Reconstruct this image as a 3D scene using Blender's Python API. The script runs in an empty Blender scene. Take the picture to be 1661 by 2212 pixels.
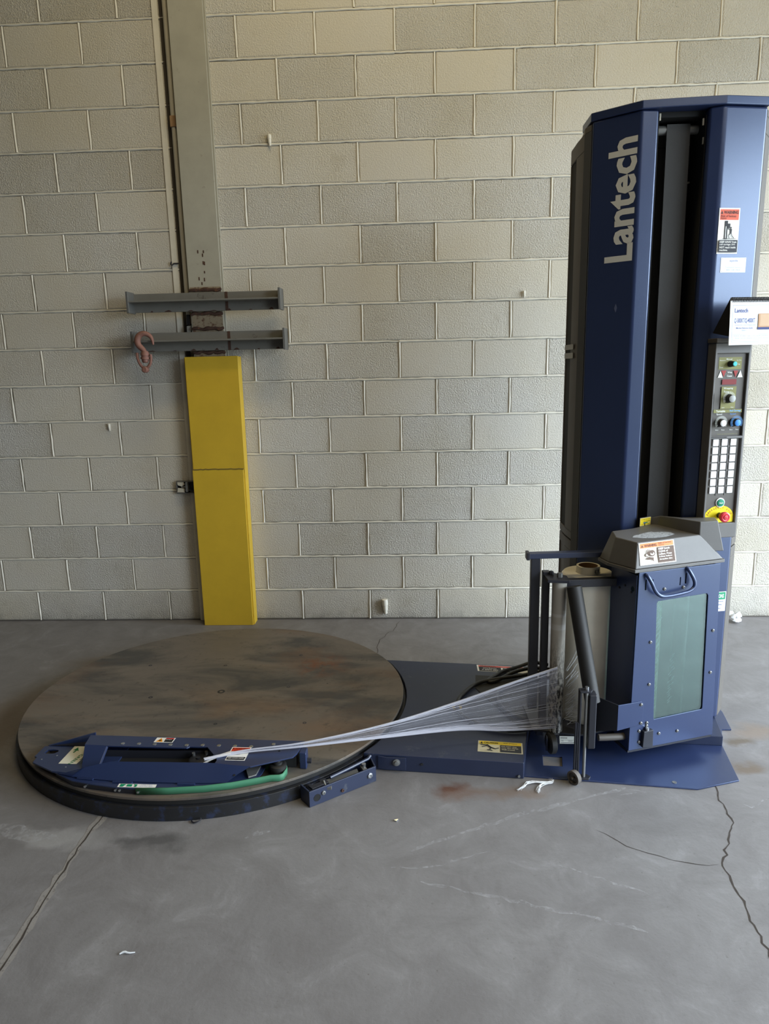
import bpy, bmesh, math, random
from mathutils import Vector, Matrix
random.seed(7)
SC = bpy.context.scene
COL = SC.collection

# ------------------------------------------------------------------ camera
cam_d = bpy.data.cameras.new('camera')
cam = bpy.data.objects.new('camera', cam_d)
COL.objects.link(cam)
cam.matrix_world = Matrix((
    (0.9988638, 0.0126761, 0.0459403, 0.68987),
    (0.0423536, 0.2058258, -0.9776717, -3.90960),
    (-0.0218488, 0.9785065, 0.2050551, 1.47840),
    (0, 0, 0, 1)))
cam_d.sensor_fit = 'VERTICAL'
cam_d.sensor_height = 36.0
cam_d.lens = 1483.07 / 2212 * 36.0
cam_d.clip_start = 0.05
SC.camera = cam

# ------------------------------------------------------------------ world, lights, exposure
W = bpy.data.worlds.new('world')
SC.world = W
W.use_nodes = True
wt = W.node_tree
bg = wt.nodes['Background']
bg.inputs['Strength'].default_value = 15.0
wc = wt.nodes.new('ShaderNodeTexCoord')
wsep = wt.nodes.new('ShaderNodeSeparateXYZ')
wt.links.new(wc.outputs['Generated'], wsep.inputs[0])
wr = wt.nodes.new('ShaderNodeValToRGB')           # sunlit yard below the horizon, hazy sky above
wt.links.new(wsep.outputs['Z'], wr.inputs[0])
el = wr.color_ramp.elements
el[0].position, el[0].color = 0.0, (0.22, 0.25, 0.25, 1)
el[1].position, el[1].color = 0.06, (0.76, 0.88, 1.0, 1)
wt.links.new(wr.outputs[0], bg.inputs['Color'])


def area(name, loc, target, sx, sy, power, color):
    l = bpy.data.lights.new(name, 'AREA')
    l.shape = 'RECTANGLE'
    l.size, l.size_y = sx, sy
    l.energy = power
    l.color = color
    o = bpy.data.objects.new(name, l)
    COL.objects.link(o)
    o.location = loc
    d = Vector(target) - Vector(loc)
    o.rotation_euler = d.to_track_quat('-Z', 'Y').to_euler()
    return o


# daylight through the open loading door on the right, warm strip lamps under the roof
HX, DH = 4.4, 3.1                       # right wall of the hall, height of its open loading door
DY0, DY1 = -5.4, -0.35
d_ = area('daylight_door', (HX + .02, (DY0 + DY1) / 2, DH / 2), (0, (DY0 + DY1) / 2, DH / 2), DY1 - DY0, DH, 1, (1, 1, 1))
d_.data.cycles.is_portal = True
area('roof_light', (3.0, -5.2, 4.9), (1.6, -1.8, 0), 2.6, 2.6, 80, (1.0, 0.92, 0.78))
area('sodium_lamp', (0.9, -1.7, 4.9), (0.9, -0.8, 2), 2.4, 0.3, 44, (1.0, 0.80, 0.42))

SC.view_settings.view_transform = 'Standard'
SC.view_settings.look = 'None'
SC.view_settings.gamma = 1.0
SC.view_settings.use_curve_mapping = False
SC.view_settings.exposure = 0.0


# ------------------------------------------------------------------ materials
def lin(c):
    return tuple((x / 12.92 if x <= 0.04045 else ((x + 0.055) / 1.055) ** 2.4) for x in [v / 255 for v in c]) + (1,)


MATS = {}


def nt(name):
    m = bpy.data.materials.new(name)
    m.use_nodes = True
    t = m.node_tree
    return m, t, t.nodes['Principled BSDF']


def N(t, typ, **kw):
    n = t.nodes.new(typ)
    for k, v in kw.items():
        if k.startswith('i_'):
            n.inputs[k[2:].replace('_', ' ')].default_value = v
        else:
            setattr(n, k, v)
    return n


def ramp(t, src, stops):
    r = t.nodes.new('ShaderNodeValToRGB')
    e = r.color_ramp.elements
    while len(e) < len(stops):
        e.new(0.5)
    for x, (p, c) in zip(e, stops):
        x.position = p
        x.color = c if len(c) == 4 else tuple(c) + (1,)
    t.links.new(src, r.inputs[0])
    return r.outputs[0]


def mixc(t, fac, a, b, mode='MIX'):
    n = t.nodes.new('ShaderNodeMix')
    n.data_type = 'RGBA'
    n.blend_type = mode
    for sock, v in ((n.inputs[0], fac), (n.inputs[6], a), (n.inputs[7], b)):
        if hasattr(v, 'is_output'):
            t.links.new(v, sock)
        else:
            sock.default_value = v
    return n.outputs[2]


def math_(t, op, a, b=None):
    n = t.nodes.new('ShaderNodeMath')
    n.operation = op
    for sock, v in zip(n.inputs, (a, b)):
        if v is None:
            continue
        if hasattr(v, 'is_output'):
            t.links.new(v, sock)
        else:
            sock.default_value = v
    return n.outputs[0]


def coords(t, scale=(1, 1, 1), world=True):
    mp = N(t, 'ShaderNodeMapping')
    mp.inputs['Scale'].default_value = scale
    if world:
        g = N(t, 'ShaderNodeNewGeometry')
        t.links.new(g.outputs['Position'], mp.inputs[0])
    else:
        g = N(t, 'ShaderNodeTexCoord')
        t.links.new(g.outputs['Object'], mp.inputs[0])
    return mp.outputs[0]


def noise(t, vec, scale, detail=4, rough=0.6, dist=0.0):
    n = N(t, 'ShaderNodeTexNoise')
    n.inputs['Scale'].default_value = scale
    n.inputs['Detail'].default_value = detail
    n.inputs['Roughness'].default_value = rough
    n.inputs['Distortion'].default_value = dist
    t.links.new(vec, n.inputs['Vector'])
    return n.outputs['Fac']


def bump(t, b, h, strength, dist=0.01):
    n = N(t, 'ShaderNodeBump')
    n.inputs['Distance'].default_value = dist
    if hasattr(strength, 'is_output'):
        t.links.new(strength, n.inputs['Strength'])
    else:
        n.inputs['Strength'].default_value = strength
    t.links.new(h, n.inputs['Height'])
    t.links.new(n.outputs[0], b.inputs['Normal'])


def plain(name, rgb, rough=0.5, metal=0.0, wear=None, wear_amt=0.62, bmp=0.0, bscale=120, spec=0.5, wscale=9):
    if name in MATS:
        return MATS[name]
    m, t, b = nt(name)
    b.inputs['Roughness'].default_value = rough
    b.inputs['Metallic'].default_value = metal
    b.inputs['Specular IOR Level'].default_value = spec
    base = lin(rgb)
    v = coords(t)
    n1 = noise(t, v, wscale, 6, 0.65)
    c = mixc(t, n1, tuple(x * 0.82 for x in base[:3]) + (1,), tuple(min(1, x * 1.16) for x in base[:3]) + (1,))
    if wear:
        n2 = noise(t, v, wscale * 2.3, 8, 0.7)
        f = ramp(t, n2, [(wear_amt, (0, 0, 0)), (wear_amt + 0.1, (1, 1, 1))])
        c = mixc(t, f, c, lin(wear))
    t.links.new(c, b.inputs['Base Color'])
    if bmp:
        bump(t, b, noise(t, v, bscale, 3), bmp, 0.002)
    MATS[name] = m
    return m


def flat(rgb):
    k = 'print_%d_%d_%d' % tuple(rgb)
    if k not in MATS:
        m, t, b = nt(k)
        b.inputs['Base Color'].default_value = lin(rgb)
        b.inputs['Roughness'].default_value = 0.5
        b.inputs['Specular IOR Level'].default_value = 0.3
        MATS[k] = m
    return MATS[k]


def mat_block():
    m, t, b = nt('painted_block')
    oi = N(t, 'ShaderNodeObjectInfo')
    rnd = oi.outputs['Random']
    v = coords(t)
    big = noise(t, v, 1.3, 4, 0.6)
    tone = mixc(t, rnd, lin((198, 193, 183)), lin((218, 214, 206)))
    tone = mixc(t, ramp(t, big, [(0.35, (0, 0, 0)), (0.7, (1, 1, 1))]), tone, lin((202, 194, 176)))
    coarse = noise(t, v, 125, 4, 0.6)
    fine = noise(t, v, 260, 3, 0.6)
    rough_amt = ramp(t, rnd, [(0.0, (0.35,) * 3), (0.55, (0.6,) * 3), (0.75, (0.95,) * 3), (1.0, (1.0,) * 3)])
    pit = noise(t, v, 120, 6, 0.75)
    pf = ramp(t, pit, [(0.31, (1, 1, 1)), (0.38, (0, 0, 0))])
    pf = math_(t, 'MULTIPLY', pf, rough_amt)
    tone = mixc(t, pf, tone, lin((92, 84, 70)))
    stain = noise(t, v, 5, 6, 0.75)
    sf = ramp(t, stain, [(0.6, (0, 0, 0)), (0.85, (0.5, 0.5, 0.5))])
    tone = mixc(t, sf, tone, lin((140, 126, 100)))
    # scuffed dirt band that builds up along the bottom course
    sep = N(t, 'ShaderNodeSeparateXYZ')
    t.links.new(v, sep.inputs[0])
    dz = ramp(t, sep.outputs['Z'], [(0.0, (0.55,) * 3), (0.06, (0.22,) * 3), (0.2, (0.0,) * 3)])
    dn = math_(t, 'MULTIPLY', dz, ramp(t, noise(t, v, 14, 6, 0.7), [(0.3, (0.2,) * 3), (0.65, (1,) * 3)]))
    tone = mixc(t, dn, tone, lin((75, 70, 64)))
    t.links.new(tone, b.inputs['Base Color'])
    b.inputs['Roughness'].default_value = 0.62
    h = math_(t, 'ADD', math_(t, 'MULTIPLY', coarse, 0.8), math_(t, 'MULTIPLY', fine, 0.35))
    h = math_(t, 'SUBTRACT', h, math_(t, 'MULTIPLY', pf, 0.3))
    bump(t, b, h, math_(t, 'MULTIPLY', rough_amt, 1.0), 0.016)
    return m


def mat_floor():
    m, t, b = nt('concrete')
    v = coords(t)
    n1 = noise(t, v, 1.1, 8, 0.62)
    n2 = noise(t, v, 6, 8, 0.7, 0.6)
    n3 = noise(t, v, 60, 4, 0.7)
    c = mixc(t, n1, lin((108, 105, 105)), lin((138, 135, 134)))
    c = mixc(t, ramp(t, n2, [(0.36, (0.55,) * 3), (0.58, (0,) * 3)]), c, lin((102, 98, 97)))
    c = mixc(t, ramp(t, n2, [(0.58, (0,) * 3), (0.74, (0.5,) * 3)]), c, lin((154, 152, 153)))
    c = mixc(t, ramp(t, n3, [(0.27, (0.7,) * 3), (0.36, (0,) * 3)]), c, lin((88, 82, 78)))
    nd = N(t, 'ShaderNodeTexNoise')
    nd.inputs['Scale'].default_value = 9
    nd.inputs['Detail'].default_value = 6
    t.links.new(v, nd.inputs['Vector'])
    wv = N(t, 'ShaderNodeVectorMath', operation='MULTIPLY_ADD')
    t.links.new(nd.outputs['Color'], wv.inputs[0])
    wv.inputs[1].default_value = (0.16, 0.16, 0)
    t.links.new(v, wv.inputs[2])
    # spills and other floor patches: x, y, radius x, radius y, colour, strength
    for (x, y, rx, ry, col, s) in [
            (0.80, -1.70, .075, .05, (92, 58, 42), .9), (0.85, -1.74, .12, .05, (110, 82, 66), .55),
            (-0.15, -2.0, .13, .045, (78, 76, 76), .8), (-0.24, -1.98, .08, .03, (80, 78, 78), .7),
            (1.965, -1.385, .075, .05, (98, 86, 72), .85), (1.90, -1.56, .09, .05, (104, 90, 76), .85),
            (2.05, -1.30, .13, .09, (140, 120, 100), .45), (1.02, -1.72, .17, .05, (112, 92, 76), .6),
            (-1.12, -1.25, .22, .42, (98, 84, 66), .65), (-0.9, -0.62, .3, .1, (112, 98, 80), .5),
            (2.05, -0.6, .10, .03, (196, 150, 108), .6), (-0.5, -1.98, .22, .06, (166, 164, 162), .5)]:
        sb = N(t, 'ShaderNodeVectorMath', operation='SUBTRACT')
        t.links.new(wv.outputs[0], sb.inputs[0])
        sb.inputs[1].default_value = (x + .08, y + .08, 0)
        dv = N(t, 'ShaderNodeVectorMath', operation='DIVIDE')
        t.links.new(sb.outputs[0], dv.inputs[0])
        dv.inputs[1].default_value = (rx, ry, 1)
        ln = N(t, 'ShaderNodeVectorMath', operation='LENGTH')
        t.links.new(dv.outputs[0], ln.inputs[0])
        f = ramp(t, ln.outputs['Value'], [(0.35, (s,) * 3), (1.0, (0,) * 3)])
        c = mixc(t, f, c, lin(col))
    t.links.new(c, b.inputs['Base Color'])
    b.inputs['Roughness'].default_value = 0.55
    h = math_(t, 'ADD', math_(t, 'MULTIPLY', n2, 0.5), math_(t, 'MULTIPLY', n3, 0.4))
    bump(t, b, h, 0.25, 0.008)
    return m


def mat_disc():
    m, t, b = nt('worn_steel_plate')
    v = coords(t, (1.0, 2.3, 1))
    v2 = coords(t)
    n1 = noise(t, v, 1.6, 8, 0.65, 0.4)
    n2 = noise(t, v, 1.5, 7, 0.62, 0.5)
    n3 = noise(t, v2, 30, 5, 0.7)
    c = mixc(t, n1, lin((98, 92, 86)), lin((132, 122, 110)))
    c = mixc(t, ramp(t, n2, [(0.45, (0,) * 3), (0.60, (0.8,) * 3)]), c, lin((66, 67, 68)))
    n4 = noise(t, v, 1.2, 7, 0.6, 0.3)
    c = mixc(t, ramp(t, n4, [(0.5, (0,) * 3), (0.68, (0.55,) * 3)]), c, lin((126, 96, 70)))
    # rusty patch right of the middle
    sb = N(t, 'ShaderNodeVectorMath', operation='SUBTRACT')
    t.links.new(v2, sb.inputs[0])
    sb.inputs[1].default_value = (0.22, -0.83, 0.08)
    dv = N(t, 'ShaderNodeVectorMath', operation='DIVIDE')
    t.links.new(sb.outputs[0], dv.inputs[0])
    dv.inputs[1].default_value = (.16, .16, 1)
    ln = N(t, 'ShaderNodeVectorMath', operation='LENGTH')
    t.links.new(dv.outputs[0], ln.inputs[0])
    f = math_(t, 'MULTIPLY', ramp(t, ln.outputs['Value'], [(0.2, (1,) * 3), (1.0, (0,) * 3)]),
              ramp(t, noise(t, v2, 12, 6, .7), [(0.42, (0,) * 3), (0.62, (.9,) * 3)]))
    c = mixc(t, f, c, lin((122, 74, 44)))
    c = mixc(t, ramp(t, n3, [(0.3, (0.5,) * 3), (0.42, (0,) * 3)]), c, lin((62, 58, 54)))
    t.links.new(c, b.inputs['Base Color'])
    b.inputs['Metallic'].default_value = 0.25
    t.links.new(ramp(t, n2, [(0.3, (0.5,) * 3), (0.7, (0.68,) * 3)]), b.inputs['Roughness'])
    bump(t, b, n3, 0.12, 0.004)
    return m


def mat_film(name, base_alpha, peak, sx):
    m, t, b = nt(name)
    uv = N(t, 'ShaderNodeUVMap')
    mp = N(t, 'ShaderNodeMapping')
    mp.inputs['Scale'].default_value = (sx, 42, 1)
    t.links.new(uv.outputs[0], mp.inputs[0])
    n = noise(t, mp.outputs[0], 1.0, 4, 0.75)
    a = ramp(t, n, [(0.42, (base_alpha,) * 3), (0.56, (base_alpha * 2.0,) * 3), (0.7, (peak,) * 3)])
    b.inputs['Base Color'].default_value = (0.62, 0.62, 0.70, 1)
    b.inputs['Roughness'].default_value = 0.22
    b.inputs['Specular IOR Level'].default_value = 0.9
    t.links.new(a, b.inputs['Alpha'])
    mp2 = N(t, 'ShaderNodeMapping')
    mp2.inputs['Scale'].default_value = (sx * 3, 60, 1)
    t.links.new(uv.outputs[0], mp2.inputs[0])
    bump(t, b, noise(t, mp2.outputs[0], 1.0, 5, 0.7), 0.5, 0.008)
    return m


def mat_glass():
    m = bpy.data.materials.new('reflection_tinted_window')  # teal reflection of the trees and yard outside is put into the tint
    m.use_nodes = True
    t = m.node_tree
    t.nodes.clear()
    out = N(t, 'ShaderNodeOutputMaterial')
    gl = N(t, 'ShaderNodeBsdfGlossy')
    gl.inputs['Roughness'].default_value = 0.06
    gl.inputs['Color'].default_value = (0.75, 0.95, 0.9, 1)
    tr = N(t, 'ShaderNodeBsdfTransparent')
    tr.inputs['Color'].default_value = (0.52, 0.63, 0.61, 1)
    mx = N(t, 'ShaderNodeMixShader')
    mx.inputs[0].default_value = 0.2
    t.links.new(tr.outputs[0], mx.inputs[1])
    t.links.new(gl.outputs[0], mx.inputs[2])
    t.links.new(mx.outputs[0], out.inputs[0])
    return m


def mat_roller():
    m, t, b = nt('scuffed_roller')
    v = coords(t)
    n = noise(t, coords(t, (1, 1, .35)), 130, 4, 0.7)
    sep = N(t, 'ShaderNodeSeparateXYZ')
    t.links.new(v, sep.inputs[0])
    low = ramp(t, sep.outputs['Z'], [(0.28, (1,) * 3), (0.50, (0,) * 3)])
    fl = math_(t, 'MULTIPLY', low, ramp(t, n, [(0.45, (1,) * 3), (0.56, (0,) * 3)]))
    c = mixc(t, fl, lin((188, 183, 172)), lin((46, 44, 42)))
    zz = ramp(t, sep.outputs['Z'], [(0.0, (0,) * 3), (0.511, (0,) * 3), (0.515, (1,) * 3), (0.533, (1,) * 3), (0.537, (0,) * 3)])
    zz2 = ramp(t, sep.outputs['Z'], [(0.0, (0,) * 3), (0.562, (0,) * 3), (0.566, (1,) * 3), (0.574, (1,) * 3), (0.578, (0,) * 3)])
    c = mixc(t, zz, c, lin((205, 202, 196)))
    c = mixc(t, zz2, c, lin((205, 202, 196)))
    t.links.new(c, b.inputs['Base Color'])
    b.inputs['Metallic'].default_value = 0.2
    b.inputs['Roughness'].default_value = 0.42
    return m


M_BLOCK, M_FLOOR, M_DISC = mat_block(), mat_floor(), mat_disc()
M_FILM = mat_film('stretch_film', 0.13, 0.62, 2.5)
M_FILM2 = mat_film('stretch_film_band', 0.06, 0.4, 3)
M_GLASS, M_ROLLER = mat_glass(), mat_roller()
M_MORTAR = plain('painted_mortar', (222, 217, 204), 0.65, bmp=0.4, bscale=90)
M_BACKING = plain('wall_core', (104, 96, 82), 0.9)
M_BLUE = plain('navy_enamel', (39, 50, 83), 0.3, spec=1.0, wear=(78, 88, 126), wear_amt=0.7, bmp=0.06, bscale=300, wscale=4)
M_BLUE.node_tree.nodes['Principled BSDF'].inputs['Specular Tint'].default_value = (0.68, 0.79, 1.0, 1)   # bluish metallic gloss coat
M_BLUEW = plain('scuffed_navy_enamel', (38, 46, 70), 0.42, spec=0.6, wear=(70, 74, 84), wear_amt=0.6, bmp=0.05)
M_RING = plain('greasy_navy_rim', (40, 47, 68), 0.5, wear=(32, 32, 34), wear_amt=0.38, bmp=0.1)
M_BLACKP = plain('black_plastic', (84, 79, 73), 0.55, bmp=0.15, bscale=500)
M_GREYP = plain('charcoal_plastic', (98, 96, 94), 0.5, bmp=0.2, bscale=600)
M_BLACK = plain('black_steel', (38, 39, 46), 0.45)
M_DEEP = plain('dark_cavity', (14, 14, 15), 0.8)
M_RUBBER = plain('black_rubber', (34, 33, 32), 0.6, bmp=0.2)
M_BELT = plain('lift_belt', (66, 66, 66), 0.7, bmp=0.2, bscale=200)
M_STEEL = plain('bright_steel', (190, 192, 195), 0.3, 0.9)
M_DULL = plain('dull_steel', (128, 128, 126), 0.5, 0.6)
M_BEAM = plain('primer_steel', (120, 118, 112), 0.6, 0.15, wear=(84, 78, 72), wear_amt=0.6, bmp=0.1)
M_COLUMN = plain('column_paint', (166, 162, 148), 0.6, wear=(136, 128, 112), wear_amt=0.62, bmp=0.08)
M_RUST = plain('rust', (70, 48, 38), 0.85, wear=(112, 72, 48), wear_amt=0.55, bmp=0.5, bscale=80, wscale=25)
M_RUSTY = plain('rust_streaked_paint', (140, 126, 104), 0.7, wear=(92, 62, 44), wear_amt=0.52, bmp=0.2, wscale=14)
M_HOOK = plain('red_oxide_iron', (132, 92, 80), 0.65, wear=(84, 62, 54), wear_amt=0.6, bmp=0.4, bscale=150, wscale=30)
M_YEL = plain('safety_yellow', (204, 168, 46), 0.5, wear=(168, 138, 40), wear_amt=0.7, bmp=0.08, wscale=5)
M_PIPE = plain('white_conduit', (186, 180, 164), 0.55, wear=(96, 88, 76), wear_amt=0.72)
M_GREEN = plain('green_belt', (66, 126, 94), 0.6)
M_CREAM = plain('film_roll', (230, 224, 208), 0.35)
M_CARD = plain('cardboard_core', (146, 112, 78), 0.8)
M_WHITE = plain('white_paper', (236, 238, 242), 0.5)
M_KEY = plain('white_keycap', (246, 244, 244), 0.4)
M_RED = plain('red_button', (206, 44, 56), 0.35)
M_CABLE = plain('black_cable', (30, 30, 31), 0.45)
M_SCRAP = plain('film_scrap', (226, 228, 230), 0.35)
M_TAPE = plain('grey_tape', (150, 148, 142), 0.5)
M_CRACK = plain('crack', (58, 50, 44), 0.95)
M_SPALL = plain('spalled_edge', (136, 131, 126), 0.9, wear=(92, 86, 82), wear_amt=0.55, wscale=40)
M_SCUFF = None


def mat_scuff():
    m, t, b = nt('chalky_scuff')
    b.inputs['Base Color'].default_value = lin((196, 195, 196))
    b.inputs['Roughness'].default_value = 0.9
    t.links.new(ramp(t, noise(t, coords(t), 45, 5, .75), [(0.42, (0,) * 3), (0.68, (0.42,) * 3)]), b.inputs['Alpha'])
    return m


M_SCUFF = mat_scuff()


# ------------------------------------------------------------------ geometry helpers
class MB:
    def __init__(s):
        s.v, s.f, s.m, s.uv = [], [], [], None

    def add(s, vs, fs, mi=0):
        o = len(s.v)
        s.v += [Vector(p) for p in vs]
        s.f += [tuple(i + o for i in f) for f in fs]
        s.m += [mi] * len(fs)
        return s

    def box(s, a, b, mi=0, fr=None):
        x0, y0, z0 = a
        x1, y1, z1 = b
        vs = [(x0, y0, z0), (x1, y0, z0), (x1, y1, z0), (x0, y1, z0), (x0, y0, z1), (x1, y0, z1), (x1, y1, z1), (x0, y1, z1)]
        if fr:
            vs = [fr(*p) for p in vs]
        return s.add(vs, [(0, 3, 2, 1), (4, 5, 6, 7), (0, 1, 5, 4), (1, 2, 6, 5), (2, 3, 7, 6), (3, 0, 4, 7)], mi)

    def prism(s, poly, z0, z1, mi=0, fr=None, taper=None):
        """poly: (x, y) outline; z0/z1 heights (numbers or lists)"""
        n = len(poly)
        a = z0 if isinstance(z0, (list, tuple)) else [z0] * n
        b = z1 if isinstance(z1, (list, tuple)) else [z1] * n
        top = taper or poly
        lo = [(p[0], p[1], q) for p, q in zip(poly, a)]
        hi = [(p[0], p[1], q) for p, q in zip(top, b)]
        if fr:
            lo = [fr(*p) for p in lo]
            hi = [fr(*p) for p in hi]
        return s.add(lo + hi, [tuple(range(n))[::-1], tuple(range(n, 2 * n))] + [(i, (i + 1) % n, n + (i + 1) % n, n + i) for i in range(n)], mi)

    def holed(s, outer, holes, z0, z1, fr, mi=0):
        bm = bmesh.new()
        edges = []
        for lp in [outer] + holes:
            vs = [bm.verts.new((p[0], p[1], 0)) for p in lp]
            edges += [bm.edges.new((vs[i], vs[(i + 1) % len(vs)])) for i in range(len(vs))]
        bmesh.ops.triangle_fill(bm, use_beauty=True, use_dissolve=False, edges=edges, normal=(0, 0, 1))
        bm.verts.index_update()
        vs = [v.co.copy() for v in bm.verts]
        fs = [tuple(v.index for v in f.verts) for f in bm.faces]
        bm.free()
        n = len(vs)
        a = [fr(v.x, v.y, z0) for v in vs]
        b = [fr(v.x, v.y, z1) for v in vs]
        faces = [f[::-1] for f in fs] + [tuple(i + n for i in f) for f in fs]
        o = 0
        for lp in [outer] + holes:
            k = len(lp)
            faces += [(o + i, o + (i + 1) % k, n + o + (i + 1) % k, n + o + i) for i in range(k)]
            o += k
        return s.add(a + b, faces, mi)

    def cyl(s, p0, p1, r0, r1=None, seg=16, mi=0, caps=True):
        p0, p1 = Vector(p0), Vector(p1)
        r1 = r0 if r1 is None else r1
        ax = (p1 - p0).normalized()
        u = ax.orthogonal().normalized()
        w = ax.cross(u)
        vs = []
        for p, r in ((p0, r0), (p1, r1)):
            vs += [p + (u * math.cos(2 * math.pi * i / seg) + w * math.sin(2 * math.pi * i / seg)) * r for i in range(seg)]
        fs = [(i, (i + 1) % seg, seg + (i + 1) % seg, seg + i) for i in range(seg)]
        if caps:
            fs += [tuple(range(seg))[::-1], tuple(range(seg, 2 * seg))]
        return s.add(vs, fs, mi)

    def lathe(s, o, ax, prof, seg=24, mi=0):
        """prof: (distance along axis, radius)"""
        o, ax = Vector(o), Vector(ax).normalized()
        u = ax.orthogonal().normalized()
        w = ax.cross(u)
        vs, fs = [], []
        for h, r in prof:
            vs += [o + ax * h + (u * math.cos(2 * math.pi * i / seg) + w * math.sin(2 * math.pi * i / seg)) * max(r, 1e-5) for i in range(seg)]
        for k in range(len(prof) - 1):
            fs += [(k * seg + i, k * seg + (i + 1) % seg, (k + 1) * seg + (i + 1) % seg, (k + 1) * seg + i) for i in range(seg)]
        return s.add(vs, fs, mi)

    def tube(s, path, r, seg=8, mi=0, smooth=0, flatten=None):
        P = [Vector(p) for p in path]
        for _ in range(smooth):
            Q = [P[0]]
            for a, b in zip(P, P[1:]):
                Q += [a * .75 + b * .25, a * .25 + b * .75]
            P = Q + [P[-1]]
        n = len(P)
        rs = r if isinstance(r, (list, tuple)) else None
        vs, fs = [], []
        u = None
        for i, p in enumerate(P):
            tdir = (P[min(i + 1, n - 1)] - P[max(i - 1, 0)]).normalized()
            if u is None:
                u = tdir.orthogonal().normalized()
            u = (u - tdir * u.dot(tdir)).normalized()
            w = tdir.cross(u)
            if rs:
                q = i / (n - 1) * (len(rs) - 1)
                j = min(int(q), len(rs) - 2)
                rr = rs[j] + (rs[j + 1] - rs[j]) * (q - j)
            else:
                rr = r
            vs += [p + (u * math.cos(2 * math.pi * k / seg) + w * math.sin(2 * math.pi * k / seg)) * rr for k in range(seg)]
        for i in range(n - 1):
            fs += [(i * seg + k, i * seg + (k + 1) % seg, (i + 1) * seg + (k + 1) % seg, (i + 1) * seg + k) for k in range(seg)]
        fs += [tuple(range(seg))[::-1], tuple(range((n - 1) * seg, n * seg))]
        return s.add(vs, fs, mi)

    def ribbon(s, path, wid, up=(0, 0, 1), mi=0):
        """flat strip lying along path, wid half width list or number"""
        P = [Vector(p) for p in path]
        up = Vector(up)
        vs, fs = [], []
        for i, p in enumerate(P):
            tdir = (P[min(i + 1, len(P) - 1)] - P[max(i - 1, 0)]).normalized()
            sd = up.cross(tdir).normalized()
            wv = wid[i] if isinstance(wid, (list, tuple)) else wid
            vs += [p - sd * wv, p + sd * wv]
        fs = [(2 * i, 2 * i + 2, 2 * i + 3, 2 * i + 1) for i in range(len(P) - 1)]
        return s.add(vs, fs, mi)

    def build(s, name, mats, parent=None, bevel=0.0, smooth=True, seg=2, label=None, sharp=38):
        org = Vector(ORG.get(parent.name, (0, 0, 0))) if parent else Vector((0, 0, 0))
        me = bpy.data.meshes.new(name)
        me.from_pydata([tuple(p - org) for p in s.v], [], s.f)
        if not isinstance(mats, (list, tuple)):
            mats = [mats]
        for m in mats:
            me.materials.append(m)
        me.polygons.foreach_set('material_index', s.m)
        bm = bmesh.new()
        bm.from_mesh(me)
        bmesh.ops.recalc_face_normals(bm, faces=bm.faces)
        bm.to_mesh(me)
        bm.free()
        o = bpy.data.objects.new(name, me)
        COL.objects.link(o)
        if parent:
            o.parent = parent
        ORG[o.name] = org
        if smooth:
            me.polygons.foreach_set('use_smooth', [True] * len(me.polygons))
            me.set_sharp_from_angle(angle=math.radians(sharp))
        if bevel:
            b = o.modifiers.new('edge', 'BEVEL')
            b.width = bevel
            b.segments = seg
            b.limit_method = 'ANGLE'
            b.angle_limit = math.radians(sharp - 3)
            b.harden_normals = True
        if label:
            o['label'] = label
        me.update()
        return o


ORG = {}


def thing(name, loc, label, cat, group=None):
    o = bpy.data.objects.new(name, None)
    COL.objects.link(o)
    o.location = loc
    o.empty_display_size = 0.05
    o['label'], o['category'], o['kind'] = label, cat, 'thing'
    if group:
        o['group'] = group
    ORG[o.name] = Vector(loc)
    return o


def tag(o, label, cat, group=None):
    o['label'], o['category'], o['kind'] = label, cat, 'thing'
    if group:
        o['group'] = group
    return o


def frame(o, u, v, n=None):
    o, u, v = Vector(o), Vector(u), Vector(v)
    n = Vector(n) if n else u.cross(v).normalized()
    return lambda x, y, z=0.0: o + u * x + v * y + n * z


# ---- printed decals: flat coloured shapes and lettering, one mesh per decal
_txt = {}


def text_mesh(s, bold):
    k = (s, bold)
    if k in _txt:
        return _txt[k]
    c = bpy.data.curves.new('lettering', 'FONT')
    c.body = s
    c.resolution_u = 2
    c.offset = bold
    o = bpy.data.objects.new('lettering', c)
    COL.objects.link(o)
    me = bpy.data.meshes.new_from_object(o)
    vs = [(v.co.x, v.co.y) for v in me.vertices]
    fs = [tuple(p.vertices) for p in me.polygons]
    COL.objects.unlink(o)
    bpy.data.objects.remove(o)
    bpy.data.curves.remove(c)
    bpy.data.meshes.remove(me)
    x0, x1 = min(v[0] for v in vs), max(v[0] for v in vs)
    y0, y1 = min(v[1] for v in vs), max(v[1] for v in vs)
    _txt[k] = ([((x - x0) / (x1 - x0), (y - y0) / (y1 - y0)) for x, y in vs], fs)
    return _txt[k]


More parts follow.
